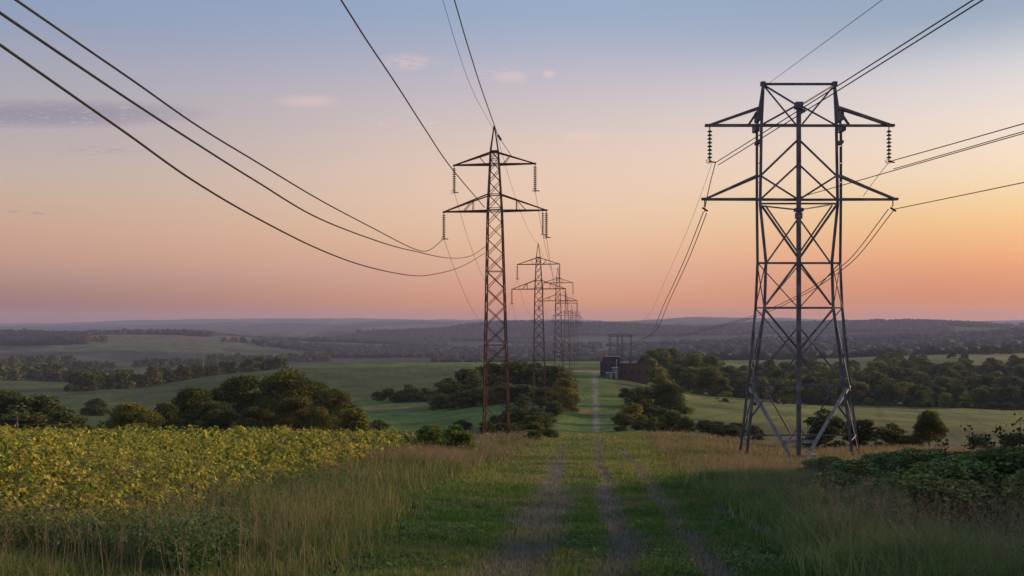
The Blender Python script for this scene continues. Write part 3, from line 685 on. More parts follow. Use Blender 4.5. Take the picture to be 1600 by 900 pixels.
for s in (-1,1):
    for q_,d_ in ((tp(s*56,131),(.34,.4,.32)),(tp(s*67,201,0),(.3,1.2,.5)),(tp(s*64,223,0),(.3,1.0,.24)),(tp(s*64,182,0),(.22,1.4,.8))):
        mb = MB(); mb.box(q_,d_); mb.build('gusset_plate', M_STEEL, tw)
    part('peak_brace', [(tp(s*56,132),tp(0,166,-2.6))], .16)
    part('peak_brace', [(tp(s*56,132),tp(s*5,194,-1.0))], .16)
    part('peak_brace', [(tp(0,163,-2.6),tp(s*58,195,-2))], .16)
    tipx = 141 if s < 0 else 144
    arm = part('cross_arm', [(tp(0,196,-1.9),tp(s*tipx,196,0)),(tp(s*66,196,1.9),tp(s*tipx,196,0))], .26)
    mb = MB(); mb.ang(tp(s*tipx,196),tp(s*62,168,-1), .22); mb.ang(tp(s*tipx,196),tp(s*62,170,1), .16); mb.build('top_chord', M_STEEL, arm)
    mb = MB(); mb.ang(tp(s*79,196),tp(s*63,172), .16); mb.build('strut', M_STEEL, arm)
    mb = MB(); mb.box(tp(s*tipx,196), (.55,.3,.2)); mb.build('end_plate', M_STEEL, arm)
    tipx = 147 if s < 0 else 150
    arm = part('cross_arm', [(tp(0,312,-2.1),tp(s*tipx,311.5,0)),(tp(s*66,311,2),tp(s*tipx,311.5,0))], .24)
    mb = MB(); mb.ang(tp(s*tipx,311),tp(s*60,274,-1.8), .18); mb.ang(tp(s*tipx,311),tp(s*64,273,1.8), .12); mb.build('top_chord', M_STEEL, arm)
    mb = MB(); mb.box(tp(s*tipx,311), (.5,.28,.2)); mb.build('end_plate', M_STEEL, arm)
    for (a1,b1,o1,a2,b2,o2,w_) in [
        (0,217,-2.6,58,273,-2,.19),(0,256,-2.6,58,310,-2,.17),(60,274,-2,0,312,-2.4,.17),
        (58,321,-2,0,404,-2.6,.22),(52,321,2,0,396,2.0,.16),(0,340,-2.6,49,409,-2,.15),
        (0,407,-2.6,51,476,-2,.2),(62,413,2,0,482,2,.10),(0,414,2,51,476,2,.10),
        (53,483,-2,0,547,-2.6,.2),(0,551,-2.6,77,655,-2,.17),(66,483,2,0,560,2,.1),(0,509,1,68,595,2,.14),
        (53,606,2,12,680,1,.12),(4,672,0,20,694,0,.12)]:
        part('diagonal_brace', [(tp(s*a1,b1,o1),tp(s*a2,b2,o2))], w_)
    part('lower_strut', [(tp(s*74,606,-2),tp(s*11,716,-2.6))], .30, M_STEELW)
    part('lower_strut', [(tp(s*80,603,2),tp(s*12,712,-2.2))], .18, M_STEELW)
    for (b1,b2,a1,a2) in [(411,481,65,54),(481,411,68,52),(481,612,68,72),(612,481,81,54),(612,705,81,80),(702,612,92,72)]:
        part('side_brace', [(tp(s*a1,b1,2),tp(s*a2,b2,-2))], .09)
    for b1 in (205,228,255,285): part('rung', [(tp(s*66,b1,1.9),tp(s*60,b1,-1.9))], .09)
    part('side_brace', [(tp(s*89,680,2),tp(s*80,690,-2))], .12)
for (a1,b1,o1,w_) in [(61,318,-2,.17),(63,411,-2,.2),(63,411,2,.14),(54,481,-2,.2),(67,481,2,.13),(80,601,2,.16),(72,602,-2,.14),(88,680,2,.13)]:
    part('horizontal_beam', [(tp(-a1,b1,o1),tp(a1,b1,o1))], w_)
part('horizontal_beam', [(tp(-56,322,1),tp(0,328,-2.6)),(tp(0,328,-2.6),tp(56,319,1))], .14)
part('horizontal_beam', [(tp(-27,690,-2.4),tp(27,690,-2.4))], .28, M_STEELW)
mb = MB(); mb.tube([(0,0,-.2),(0,0,.55)], .08, 8, .08); mb.lathe((0,0,.55), [(.08,0),(.1,.02),(.08,.06),(.02,.08)], 8)
o = mb.build('marker_post', M_WHITE); o.location = ground(1265,72.5); tag(o,'short white marker post beside the foot of the big grey tower','post')

# insulators -------------------------------------------------------------
def insulator(p, length, nd, r, label, group=None, detailed=True, drop=.25):
    e = tag(empty('insulator_string', p), label, 'insulator', group)
    mb = MB(); mb.tube([(0,0,0),(0,0,-length)], r*.22, 6); mb.build('rod', M_WIRE, e)
    dm = None
    prof = [(r*.25,.42),(r*.5,.3),(r,.02),(r*.9,-.1),(r*.3,-.22)]
    for k in range(nd):
        zz_ = -drop-(length-drop*1.6)*(k+.5)/nd; s_ = (length-drop*1.6)/nd
        if detailed:
            if dm is None:
                b_ = MB(); b_.lathe((0,0,0), [(a,c*s_) for a,c in prof], 10); dm = b_.mesh('disc'); dm.materials.append(M_GLASS)
            link('disc', dm, None, e).location = (0,0,zz_)
    if not detailed:
        b_ = MB()
        for k in range(nd): b_.lathe((0,0,-drop-(length-drop*1.6)*(k+.5)/nd), [(a,c*(length-drop*1.6)/nd) for a,c in prof], 6)
        b_.build('disc_stack', M_GLASS, e)
    mb = MB(); n_ = 10; rr_ = r*1.0
    mb.tube([(math.cos(2*math.pi*i/n_)*rr_-.35*r, 0, -length+math.sin(2*math.pi*i/n_)*rr_*.7) for i in range(n_+1)], r*.14, 5)
    mb.bar((-r*.5,0,-length),(r*2.2,0,-length-r*.35), r*.45); mb.build('clamp', M_WIRE, e)
    return e
insulator(tp(-139,198)+TB, 2.75, 8, .21, 'green glass insulator string hanging from the upper left arm of the big grey tower')
insulator(tp(141,198)+TB, 2.75, 8, .21, 'green glass insulator string hanging from the upper right arm of the big grey tower')
for s,lab in ((-1,'left'),(1,'right')):
    e = tag(empty('cable_clamp', tp(s*147,313)+TB), 'small dark cable clamp under the lower %s arm of the big grey tower'%lab, 'clamp')
    mb = MB(); mb.tube([(0,0,0),(.02,0,-.3),(-.05,0,-.5)], .05, 6); mb.build('shackle', M_WIRE, e)
    mb = MB(); mb.bar((-.18,0,-.58),(.24,0,-.86), .13, .12); mb.build('clamp_body', M_WIRE, e)

# ------------------------------------------------------------------ rusty slim pylons
HT = 40.1
def hw(z): return np.interp(z, [0,29,36.7], [1.62,.92,.5])
def make_pylon():
    e = empty('lattice_pylon')
    for sx in (-1,1):
        for sy in (-1,1):
            mb = MB(); zs = [-.6,0,15,29,36.7]
            for a,b in zip(zs,zs[1:]):
                mb.ang((sx*hw(max(a,0)),sy*hw(max(a,0)),a),(sx*hw(b),sy*hw(b),b), .17, (sx,0,0))
            mb.build('leg', M_RUST, e)
    levels = [0.6]; z = .6
    while z < 36: 
        z += hw(z)*1.62+.35; levels.append(min(z,36.7))
    for fx in range(4):
        mb = MB(); cs, sn = [(1,0),(0,1),(-1,0),(0,-1)][fx]
        def pt(u, z): 
            w = hw(z); x_, y_ = u*w, -w
            return (x_*cs-y_*sn, x_*sn+y_*cs, z)
        for k,(a,b) in enumerate(zip(levels,levels[1:])):
            mb.ang(pt(-1,a),pt(1,b), .085); mb.ang(pt(1,a),pt(-1,b), .085)
            if k%4 == 3: mb.ang(pt(-1,b),pt(1,b), .08)
        for z in (29.0,31.1,35.0,36.6): mb.ang(pt(-1,z),pt(1,z), .11)
        mb.build('lattice_bracing', M_RUST, e)
    mb = MB()
    for sx in (-1,1):
        for sy in (-1,1): mb.ang((sx*.5,sy*.5,36.7),(0,0,HT), .14)
    for q in range(4):
        a,b = [((-.5,-.5),(.5,-.5)),((.5,-.5),(.5,.5)),((.5,.5),(-.5,.5)),((-.5,.5),(-.5,-.5))][q]
        mb.ang((*a,36.7),(*b,36.7), .14)
    mb.build('peak', M_RUST, e)
    for (z,zt,L0) in ((35.0,36.5,5.25),(29.0,31.1,6.65)):
        for s in (-1,1):
            w = hw(z); tip = (s*L0,0,z)
            mb = MB(); mb.ang((s*w,-w,z),tip,.19); mb.ang((s*w,w,z),tip,.19); arm = mb.build('cross_arm', M_RUST, e)
            wt = hw(zt); mb = MB(); mb.ang((s*wt,-wt,zt),tip,.15); mb.ang((s*wt,wt,zt),tip,.15); mb.build('top_chord', M_RUST, arm)
            for f0,f1 in ((.33,.33),(.33,.55)) if L0>6 else ((.3,.12),):
                for q in (-1,1):
                    mb = MB()
                    mb.ang((s*(w+(L0-w)*f0), q*w*(1-f0), zt+(z-zt)*f0),(s*(w+(L0-w)*f1), q*w*(1-f1), z), .08)
                    mb.build('strut', M_RUST, arm)
            mb = MB(); mb.box((s*L0,0,z-.02),(.3,.22,.22)); mb.build('end_plate', M_RUST, arm)
    mb = MB()
    for sx in (-1,1):
        for sy in (-1,1): mb.box((sx*1.63,sy*1.63,-.25),(.6,.6,.9))
    mb.build('footing', M_CONC, e)
    return e
yaw = -math.atan(.082)
pyl = [(124,776,'nearest rusty red lattice pylon with two pairs of arms left of the track'),(238,843,'second rusty lattice pylon standing at the edge of the small wood'),
       (352,873,'third lattice pylon rising out of the small wood'),(470,886,'fourth lattice pylon, half faded by haze behind the third'),(610,894,'fifth lattice pylon, very faint at the end of the row'),(780,901,'farthest and faintest lattice pylon at the end of the row')]
proto = make_pylon(); PY = []
for k,(Y,px,lab) in enumerate(pyl):
    e = proto if k == 0 else copy_tree(proto)
    gp = ground(px, Y); topz = (HZ-[195,380,418,458,476,486][k])/F*Y
    e.location = (gp.x, gp.y, gp.z); sc_ = (topz-gp.z)/HT; e.scale = (1,1,sc_) if k < 2 else (sc_**.5,sc_**.5,sc_)
    e.rotation_euler = (0, math.radians(-.45), yaw); tag(e, lab, 'pylon', 'row of rusty lattice pylons'); 
    Mx = Matrix.Translation(e.location) @ e.rotation_euler.to_matrix().to_4x4() @ Matrix.Diagonal((*e.scale,1))
    pos = {'peak':Mx@Vector((0,0,HT)), 'ul':Mx@Vector((-5.25,0,34.9)), 'ur':Mx@Vector((5.25,0,34.9)), 'll':Mx@Vector((-6.65,0,28.9)), 'lr':Mx@Vector((6.65,0,28.9))}
    PY.append(pos)
    on = ['nearest rusty pylon','second rusty pylon','third pylon','fourth pylon','fifth pylon','farthest pylon'][k]
    if k < 4:
        for q,nm in (('ul','upper left'),('ur','upper right'),('ll','lower left'),('lr','lower right')):
            insulator(pos[q], 3.35*e.scale[2], 12, .25, 'dark insulator string hanging from the %s arm of the %s'%(nm,on), 'insulators of the rusty pylons', detailed=(k==0))
    if k == 0:
        insulator(pos['lr']+Vector((-.45,.0,0)), 3.0, 12, .18, 'slimmer inner insulator string at the lower right arm of the nearest rusty pylon', 'insulators of the rusty pylons')

# ------------------------------------------------------------------ wires
def catmull(P_, n=10):
    P_ = [Vector(p) for p in P_]; P_ = [P_[0]*2-P_[1]]+P_+[P_[-1]*2-P_[-2]]; o = []
    for a,b,c,d in zip(P_,P_[1:],P_[2:],P_[3:]):
        for k in range(n):
            t = k/n; o.append(.5*((2*b)+(c-a)*t+(2*a-5*b+4*c-d)*t*t+(3*b-a-3*c+d)*t**3))
    o.append(P_[-2]); return o
def wire(pts, r, label, group=None, name='power_line', cat='cable'):
    mb = MB(); mb.tube(pts, r, 6); o = mb.build(name, M_WIRE); return tag(o, label, cat, group)
def planar(pix, end, k, ext=70):              # points of a wire hanging in the vertical plane through `end` with heading k
    c = end.x-k*end.y; o = []
    for (px,py) in pix:
        s = (px-CX)/F; Y = c/(s-k); o.append(Vector((s*Y, Y, (HZ-py)/F*Y)))
    d = (o[0]-o[1]).normalized(); first = o[0]+d*ext*.5; f2 = o[0]+d*ext
    return catmull([f2, first]+o+[end], 8)
K = .082
iA = PY[0]['ll']-Vector((0,0,3.35))
GW = 'cables running from overhead to the nearest rusty pylon'
wire(planar([(25,0),(130,72.5),(210,127.5),(310,197.5),(400,252.5),(500,312.5),(580,355),(645,388),(670,391)], iA, K), .045, 'uppermost of the three heavy cables sagging in from the upper left', GW)
eB = at(760,384,124); eC = at(757,396,124)
wire(planar([(0,20),(100,88),(200,155),(300,220),(400,283),(500,342),(600,380),(650,393),(700,403),(735,400)], eB, K, 40), .036, 'middle one of the three heavy cables sagging in from the upper left', GW)
wire(planar([(0,70),(100,140),(200,210),(300,281),(400,340),(500,390),(575,417),(640,430),(675,429),(720,417)], eC, K, 40), .036, 'lowest of the three heavy cables sagging in from the upper left', GW)
wire(planar([(533,0),(575,66),(620,133),(665,203),(705,262)], at(757,324,124), K, 60), .055, 'heavy cable falling past the upper left arm of the nearest rusty pylon', GW)
wire(planar([(710,0),(729,65),(750,132)], PY[0]['peak'], K, 50), .06, 'heavy earth cable falling from the top edge to the peak of the nearest rusty pylon', GW)
wire(planar([(692,0),(716,80),(740,145)], PY[0]['peak']+Vector((-.15,0,-.5)), K, 50), .022, 'thin pale cable left of the heavy earth cable at the top edge', GW)
pk = PY[0]['peak']
o = wire(catmull([pk, at(781,216,124), at(799,243,124.0)], 6), .04, 'short cable with a damper sloping from the pylon peak to its upper right arm', None, 'jumper_cable')
mb = MB(); mb.bar(at(778,211,124),at(783,219,124), .26); mb.build('damper', M_WIRE, o)
def span(a, b, sag, r, label, group):
    n = 22; pts = []
    for k in range(n+1):
        t = k/n; p = a.lerp(b, t); p.z -= 4*sag*t*(1-t); pts.append(p)
    return wire(pts, r, label, group)
names = ['nearest and second rusty pylons','second and third pylons','third and fourth pylons','fourth and fifth pylons']
for k in range(4):
    for q,nm in (('ul','upper left'),('ur','upper right'),('ll','lower left'),('lr','lower right'),('peak','earth')):
        dz = Vector((0,0,0 if q == 'peak' else 3.35))
        lab = ('thin earth wire strung between the peaks of the %s'%names[k]) if q == 'peak' else 'thin cable strung between the %s arms of the %s'%(nm,names[k])
        span(PY[k][q]-dz, PY[k+1][q]-dz, (3 if q == 'peak' else (9 if 'l'==q[1] else 4)), .024, lab, 'thin cables strung along the rusty pylons')
# big tower: towards the viewer
GR_ = 'cables leaving the big grey tower towards the upper right'
c_ul = at(1118,254,76); c_ur = at(1391,252,76)
def line2(a, px, py, Y, ext, r, label, group, sag=1.0):
    b = at(px, py, Y); d = (b-a); L0 = d.length; d = d/L0; e_ = b+d*ext; n = 24; pts = []
    tot = L0+ext
    for k in range(n+1):
        t = k/n; p_ = a.lerp(e_, t); p_.z -= 4*sag*t*(1-t)-4*sag*(L0/tot)*(1-L0/tot)*min(1,t*tot/L0); pts.append(p_)
    return wire(pts, r, label, group)
line2(c_ul, 1525,-3,40, 60, .032, 'upper twin cable rising from the left insulator behind the big grey tower to the top', GR_, .15)
line2(at(1122,258,76), 1540,-3,39, 60, .032, 'lower twin cable rising from the left insulator behind the big grey tower to the top', GR_, .15)
line2(c_ur, 1600,193,60, 80, .035, 'uppermost cable leaving the right insulator of the big grey tower to the right edge', GR_, .3)
line2(at(1396,264,76), 1600,205,58, 80, .03, 'second cable from the top at the right edge, close below the uppermost', GR_, .3)
line2(at(1250,308,74.5), 1600,208,58, 80, .03, 'cable passing from the middle of the big grey tower to the right edge', GR_, .4)
line2(at(1396,327,76), 1600,285,60, 80, .032, 'lowest cable leaving the lower right arm of the big grey tower to the right edge', GR_, .3)
line2(at(1200,131,76), 1378,0,45, 60, .016, 'thin earth wire rising from the top left corner of the big grey tower', GR_, .1)
wire(catmull([c_ul, at(1110,285,76), at(1102,322,76), at(1101,331,76)], 6), .035, 'short cable dropping from the left insulator to the clamp on the lower left arm', None, 'jumper_cable')
wire(catmull([at(1387,256,76), at(1368,280,76.8), at(1349,306,77.8)], 6), .02, 'short thin cable from the right insulator down to the tower body', None, 'jumper_cable')
# big tower: down to the gantry
GX = ground(970, 500)
def down(a, pix, end, r, label):
    k = (end.x-a.x)/(end.y-a.y); c = a.x-k*a.y; o = [a]
    for (px,py) in pix:
        s = (px-CX)/F; Y = c/(s-k); o.append(Vector((s*Y,Y,(HZ-py)/F*Y)))
    o.append(end); Ys = np.array([q.y for q in o]); Zs = np.array([q.z for q in o])
    dl = np.diff(Zs)/np.diff(Ys); m_ = np.concatenate([[dl[0]*1.05], [0 if dl[i]*dl[i+1] <= 0 else 2*dl[i]*dl[i+1]/(dl[i]+dl[i+1]) for i in range(len(dl)-1)], [0]])
    yy_ = np.concatenate([np.linspace(Ys[i],Ys[i+1],9)[:-1] for i in range(len(dl))]+[[Ys[-1]]]); pts = []
    for Y in yy_:
        i = min(len(dl)-1, int(np.searchsorted(Ys, Y, 'right'))-1); h_ = Ys[i+1]-Ys[i]; t = (Y-Ys[i])/h_
        z = Zs[i]*(2*t**3-3*t*t+1)+m_[i]*h_*(t**3-2*t*t+t)+Zs[i+1]*(3*t*t-2*t**3)+m_[i+1]*h_*(t**3-t*t)
        pts.append(Vector((c+k*Y, Y, z)))
    return wire(pts, r, label, 'cables running down from the big grey tower to the far gantry')
down(at(1099,331,76), [(1070,405),(1040,470),(1013,527)], at(957,534,500), .036, 'left one of the twin cables falling steeply left of the big grey tower')
down(at(1104,333,76), [(1078,400),(1048,465),(1022,520)], at(962,534,500), .036, 'right one of the twin cables falling steeply left of the big grey tower')
down(at(1112,256,76), [(1078,350),(1045,425),(1015,490)], at(965,533,500), .014, 'faint thin cable falling beside the steep twin cables')
down(at(1388,327,76), [(1320,412),(1230,470),(1155,500)], at(980,534,500), .036, 'left one of the twin cables falling behind the right legs of the big grey tower')
down(at(1396,329,76), [(1328,412),(1238,470),(1165,500)], at(985,534,500), .036, 'right one of the twin cables falling behind the right legs of the big grey tower')

# ------------------------------------------------------------------ buildings and gantry by the ride
Yb = 425
def house(name, px0, px1, top, Y, depth, mat, label, cat):
    g1 = ground((px0+px1)/2, Y); w = (px1-px0)/F*Y; h = (HZ-top)/F*Y-g1.z
    e = tag(empty(name, g1, -.08), label, cat)
    mb = MB(); mb.box((0,depth/2,h/2-.5),(w,depth,h+1)); wl = mb.build('wall', mat, e)
    return e, w, h, wl
e,w,h,wl = house('control_building', 942, 969, 559, Yb, 9, M_SLATE, 'dark flat roofed block building, tallest beside the ride', 'building')
mb = MB(); mb.box((0,4.5,h+.22),(w+.5,9.5,.4)); mb.build('roof', M_ROOF, e)
for k in range(3):
    mb = MB(); mb.box((-w/2+1.3+k*2.6,-.04,h*.62),(1.1,.16,1.3)); f_ = mb.build('window', M_ROOF, e)
    mb = MB(); mb.box((-w/2+1.3+k*2.6,-.14,h*.62),(.9,.05,1.1)); mb.build('pane', M_PANE, f_)
mb = MB(); mb.box((w/2-2.3,-.05,1.3),(1.4,.14,2.6)); mb.build('door', M_WHITE, e)
mb = MB(); mb.tube([(w/2-1.6,-.3,0),(w/2-1.6,-.3,h*.95)], .14, 8); mb.build('downpipe', M_WHITE, e)
mb = MB(); mb.tube([(-w/2+1.2,3,h),(-w/2+1.2,3,h+3.6)], .32, 8); mb.build('chimney', M_RED, e)
mb = MB(); mb.box((-w/2-.6,3,h*.4),(1.1,5,h*.85)); mb.build('annex', M_SLATE, e)
e,w,h,wl = house('brick_building', 970, 1012, 569, Yb+2, 10, M_BRICK, 'long low dark brick building right of the taller flat roofed block', 'building')
mb = MB(); mb.box((0,5,h+.15),(w+.4,10.4,.3)); mb.build('roof', M_ROOF, e)
mb = MB(); mb.v = [Vector(v) for v in [(-.5,1,h+.3),(4.6,1,h+.3),(2.0,1,h+3.6),(-.5,8,h+.3),(4.6,8,h+.3),(2.0,8,h+3.6)]]; mb.f=[(0,1,2),(5,4,3),(0,3,4,1),(1,4,5,2),(2,5,3,0)]
for i_ in range(len(mb.v)): mb.v[i_].x += 1.5
mb.build('gable_roof', M_ROOF, e)
mb = MB(); mb.box((-1.6,3,h+1.2),(.7,.7,2.2)); mb.build('chimney', M_BRICK, e)
for k in range(4):
    mb = MB(); mb.box((-w/2+1.8+k*3.2,-.04,h*.55),(1.2,.16,1.4)); f_ = mb.build('window', M_ROOF, e)
    mb = MB(); mb.box((-w/2+1.8+k*3.2,-.14,h*.55),(1.0,.05,1.2)); mb.build('pane', M_PANE, f_)
for k,(px,hh_,lab) in enumerate([(961,5.0,'pale grey equipment cabinet standing in front of the flat roofed block'),(954,2.6,'low pale grey tank in front of the flat roofed block, beside the ride')]):
    gp = ground(px, Yb-6); e = tag(empty('equipment_cabinet', gp), lab, 'cabinet')
    mb = MB(); mb.box((0,0,hh_/2),(2.4+k*1.5,1.6,hh_)); mb.build('housing', M_STEEL, e); mb = MB(); mb.box((0,0,hh_+.1),(2.8+k*1.5,2,.25)); mb.build('roof', M_WHITE, e)
    mb = MB(); mb.box((.3,-.84,hh_*.5),(1.1,.1,hh_*.7)); mb.build('door', M_STEELW, e)
gp = ground(970, 515); e = tag(empty('gantry', gp), 'tall faint steel gantry rising behind the dark buildings', 'gantry')
mpp = 515/F; zt = (HZ-523)/F*515-gp.z
for dx,tp_ in ((-17,0),(-5,-3),(2,-1),(16,0)):
    mb = MB(); 
    for s in (-.35,.35):
        for q in (-.35,.35): mb.bar((dx*mpp+s,q,0),(dx*mpp+s,q,zt-tp_*0), .2)
    for k in range(int(zt/1.2)): mb.bar((dx*mpp-.35,-.35,k*1.2),(dx*mpp+.35,-.35,k*1.2+1.2), .12)
    mb.build('post', M_STEEL, e)
for z_ in (zt,zt-.9): 
    mb = MB(); mb.bar((-18*mpp,-.2,z_),(17*mpp,-.2,z_), .34); mb.build('beam', M_STEEL, e)
mb = MB(); mb.bar((-17*mpp,-.1,zt*.5),(17*mpp,-.1,zt*.45), .2); mb.build('brace', M_STEEL, e)
for dx in (0,10):
    mb = MB(); mb.tube([(dx*mpp,0,zt),(dx*mpp,0,zt+3)], .2, 6, .08); mb.build('spike', M_STEEL, e)
# little wooden pole on the left
gp = ground(27,150); e = tag(empty('utility_pole', gp), 'small wooden utility pole with one crossbar at the left edge', 'pole')
ht = (HZ-650)/F*150-gp.z; mb = MB(); mb.tube([(0,0,-.3),(0,0,ht)], .14, 8, .1); mb.build('post', M_WOOD, e)
mb = MB(); mb.bar((-1.0,0,ht-.5),(.5,0,ht-.5), .12); mb.build('crossbar', M_WOOD, e)

# ------------------------------------------------------------------ sky, sun, haze, camera
SUN_AZ, SUN_EL = math.radians(66), math.radians(10)
w_ = bpy.data.worlds.new('World'); S.world = w_; w_.use_nodes = True
nt = w_.node_tree; N = nt.nodes; L = nt.links; N.clear()
out = N.new('ShaderNodeOutputWorld'); sky = N.new('ShaderNodeTexSky'); sky.sky_type = 'NISHITA'; sky.sun_disc = False
sky.sun_elevation = SUN_EL; sky.sun_rotation = SUN_AZ; sky.air_density = 1; sky.dust_density = 2.0; sky.ozone_density = 1.5
bg1 = N.new('ShaderNodeBackground'); bg1.inputs[1].default_value = .05; L.new(sky.outputs[0], bg1.inputs[0])
tc = N.new('ShaderNodeTexCoord'); sep = N.new('ShaderNodeSeparateXYZ'); L.new(tc.outputs['Generated'], sep.inputs[0])
def math_(op, a, b=None, clamp=False):
    n = N.new('ShaderNodeMath'); n.operation = op; n.use_clamp = clamp
    for i,v in enumerate((a,b)):
        if v is None: continue
        if isinstance(v,(int,float)): n.inputs[i].default_value = v
        else: L.new(v, n.inputs[i])
    return n.outputs[0]
def s2l(c): return tuple(((v/255+.055)/1.055)**2.4 if v > 10 else v/255/12.92 for v in c)
def ramp(fac, stops):
    r = N.new('ShaderNodeValToRGB'); L.new(fac, r.inputs[0]); r.color_ramp.interpolation = 'B_SPLINE' if len(stops) > 4 else 'EASE'
    while len(r.color_ramp.elements) > 1: r.color_ramp.elements.remove(r.color_ramp.elements[-1])
    r.color_ramp.elements[0].position = stops[0][0]; r.color_ramp.elements[0].color = (*s2l(stops[0][1]),1)
    for p_,c in stops[1:]:
        e_ = r.color_ramp.elements.new(p_); e_.color = (*s2l(c),1)
    return r.outputs[0]
def mix(f, a, b, mode='MIX'):
    m = N.new('ShaderNodeMix'); m.data_type='RGBA'; m.blend_type = mode
    if isinstance(f,(int,float)): m.inputs[0].default_value = f
    else: L.new(f, m.inputs[0])
    for i,v in ((6,a),(7,b)):
        if isinstance(v, tuple): m.inputs[i].default_value = (*v,1)
        else: L.new(v, m.inputs[i])
    return m.outputs[2]
zc = math_('MAXIMUM', sep.outputs[2], 0.0)
center = ramp(zc, [(0.0099, (245.6, 140.8, 0.5)), (0.0429, (215.7, 152.0, 132.4)), (0.0692, (226.2, 162.9, 125.4)), (0.0954, (228.4, 177.2, 139.6)), (0.1342, (231.8, 187.8, 154.4)), (0.1662, (228.4, 187.8, 162.8)), (0.1976, (216.2, 188.1, 170.4)), (0.2585, (180.0, 168.9, 184.3)), (0.3109, (131.4, 153.9, 178.3)), (1, (138, 158, 200))])
right = ramp(zc, [(0.0089, (253.4, 135.8, 0.0)), (0.0208, (190.4, 70.2, 0.0)), (0.0444, (202.2, 72.9, 0.0)), (0.068, (216.9, 111.4, 0.0)), (0.1032, (225.6, 165.3, 52.7)), (0.138, (225.7, 191.3, 151.1)), (0.1723, (231.7, 197.2, 169.0)), (0.2336, (201.6, 194.6, 198.8)), (0.2817, (60.7, 100.1, 129.8)), (1, (138, 158, 200))])
left = ramp(zc, [(0.009, (136.7, 56.6, 0.0)), (0.0388, (160.2, 121.4, 117.2)), (0.0627, (193.1, 133.4, 113.3)), (0.1041, (201.2, 152.5, 122.1)), (0.1449, (184.9, 163.0, 151.4)), (0.1737, (174.6, 153.1, 153.4)), (0.2353, (158.8, 152.7, 165.6)), (0.2838, (124.8, 140.0, 168.8)), (1, (138, 158, 200))])
az_ = math_('ARCTAN2', sep.outputs[0], sep.outputs[1])
def mr_(v,a,b):
    m = N.new('ShaderNodeMapRange'); m.interpolation_type='SMOOTHSTEP'; L.new(v,m.inputs[0]); m.inputs[1].default_value=a; m.inputs[2].default_value=b; return m.outputs[0]
grad = mix(mr_(az_, -.62,.12), left, center); grad = mix(mr_(az_, .02,.56), grad, right)
grad = mix(mr_(math_('ABSOLUTE', math_('SUBTRACT', az_, SUN_AZ)), 1.2, 2.6), grad, left)
# thin clouds at their bearings and heights
yy_ = math_('MAXIMUM', sep.outputs[1], .05); u = math_('DIVIDE', sep.outputs[0], yy_); v = math_('DIVIDE', sep.outputs[2], yy_)
cmb = N.new('ShaderNodeCombineXYZ'); L.new(math_('MULTIPLY',u,30), cmb.inputs[0]); L.new(math_('MULTIPLY',v,150), cmb.inputs[1])
cn = N.new('ShaderNodeTexNoise'); cn.inputs['Scale'].default_value = 2.6; cn.inputs['Detail'].default_value = 8; cn.inputs['Roughness'].default_value = .65; L.new(cmb.outputs[0], cn.inputs['Vector'])
def cloud(px, py, rx, ry, thr=.03):
    rx *= 1.45; ry *= 1.25
    a = math_('DIVIDE', math_('SUBTRACT', u, (px-CX)/F), rx/F); b = math_('DIVIDE', math_('SUBTRACT', v, (HZ-py)/F), ry/F)
    r2 = math_('ADD', math_('MULTIPLY',a,a), math_('MULTIPLY',b,b))
    m = math_('SUBTRACT', 1.0, r2, True); m = math_('MULTIPLY', m, math_('MULTIPLY', math_('SUBTRACT', cn.outputs['Fac'], .54-thr), 7.0, True), True)
    return math_('MULTIPLY', m, sep.outputs[1] and mr_(sep.outputs[1], .2,.3))
def total(lst):
    s = None
    for c in lst:
        o = cloud(*c); s = o if s is None else math_('MAXIMUM', s, o)
    return s
lightc = total([(770,117,62,14),(798,120,22,9,.25),(635,97,34,13,.15),(680,99,20,7),(480,158,40,10,.2),(590,190,40,12),(660,194,34,9),(858,115,8,6,.3),(912,213,26,8,.2),(860,208,24,8),(1090,188,70,9),(1430,205,70,9,.0)])
darkc = total([(60,178,200,20,.22),(150,236,55,7),(60,332,80,4,0)])
grad = mix(math_('MULTIPLY', lightc, .42), grad, s2l((238,196,180)))
grad = mix(math_('MULTIPLY', darkc, .75), grad, s2l((128,112,132)))
bg2 = N.new('ShaderNodeBackground'); bg2.inputs[1].default_value = .92; L.new(grad, bg2.inputs[0])
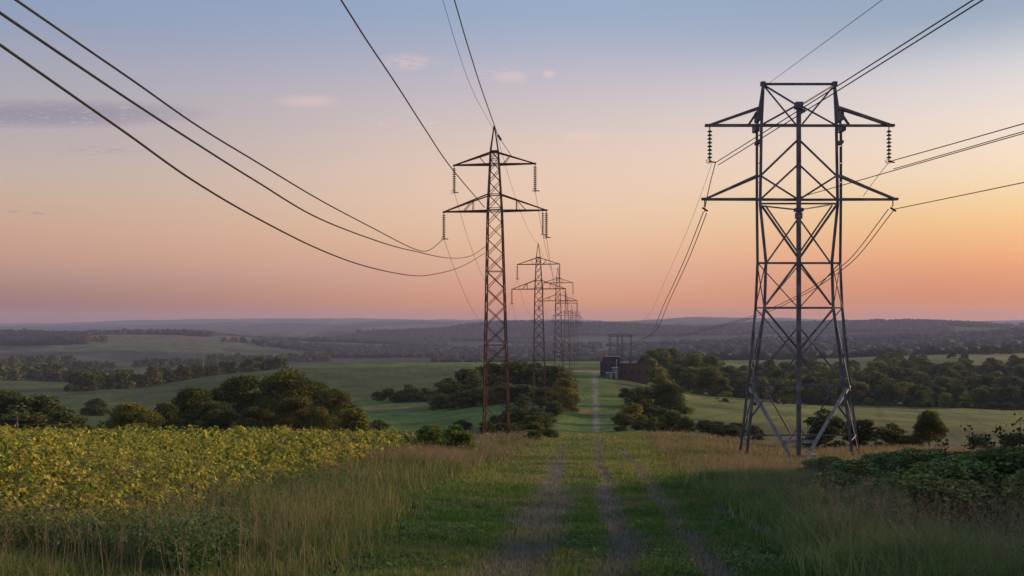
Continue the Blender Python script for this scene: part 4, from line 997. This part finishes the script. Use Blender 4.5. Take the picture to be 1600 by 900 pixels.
ad = N.new('ShaderNodeAddShader'); L.new(bg1.outputs[0], ad.inputs[0]); L.new(bg2.outputs[0], ad.inputs[1]); L.new(ad.outputs[0], out.inputs['Surface'])

sl = bpy.data.lights.new('sun', 'SUN'); sl.energy = 4.8; sl.angle = math.radians(5); sl.color = (1,.68,.38)
so = bpy.data.objects.new('sun', sl); COL.objects.link(so)
sd = Vector((math.sin(SUN_AZ)*math.cos(SUN_EL), math.cos(SUN_AZ)*math.cos(SUN_EL), math.sin(SUN_EL)))
so.rotation_euler = (-sd).to_track_quat('-Z','Y').to_euler(); so.location = sd*200

hm = bpy.data.materials.new('haze_air'); hm.use_nodes = True; nt = hm.node_tree; nt.nodes.clear()
o_ = nt.nodes.new('ShaderNodeOutputMaterial'); pv = nt.nodes.new('ShaderNodeVolumePrincipled')
pv.inputs['Color'].default_value = (.56,.59,.90,1); pv.inputs['Density'].default_value = .000085; pv.inputs['Anisotropy'].default_value = .0
nt.links.new(pv.outputs[0], o_.inputs['Volume'])
zmin = float(V[:,2].min() if V.ndim == 2 else -150)
gz = np.array([v_.co.z for v_ in (g.data.vertices[k] for k in range(0, len(g.data.vertices), 97))])
lo_, hi_ = -260.0, 150.0
mb = MB(); mb.box((0,0,(lo_+hi_)/2), (29600,29600,hi_-lo_)); hz_ = mb.build('haze', hm); tag(hz_, 'thin evening haze lying over the hills', kind='stuff')

cam = bpy.data.cameras.new('camera'); co = bpy.data.objects.new('camera', cam); COL.objects.link(co)
cam.sensor_width = 36; cam.lens = 36*F/1600; cam.shift_y = (HZ-450)/1600; cam.clip_start = .1; cam.clip_end = 60000
co.location = (0,0,0); co.rotation_euler = (math.pi/2,0,0); S.camera = co
S.view_settings.view_transform = 'Standard'; S.view_settings.look = 'None'; S.view_settings.exposure = 0; S.view_settings.gamma = 1
S.view_settings.use_curve_mapping = False
S.render.engine = 'CYCLES'; S.cycles.use_denoising = True; S.cycles.max_bounces = 6; S.cycles.diffuse_bounces = 3; S.cycles.transmission_bounces = 4; S.cycles.volume_bounces = 0; S.cycles.transparent_max_bounces = 8
print('ground z', gz.min(), gz.max())
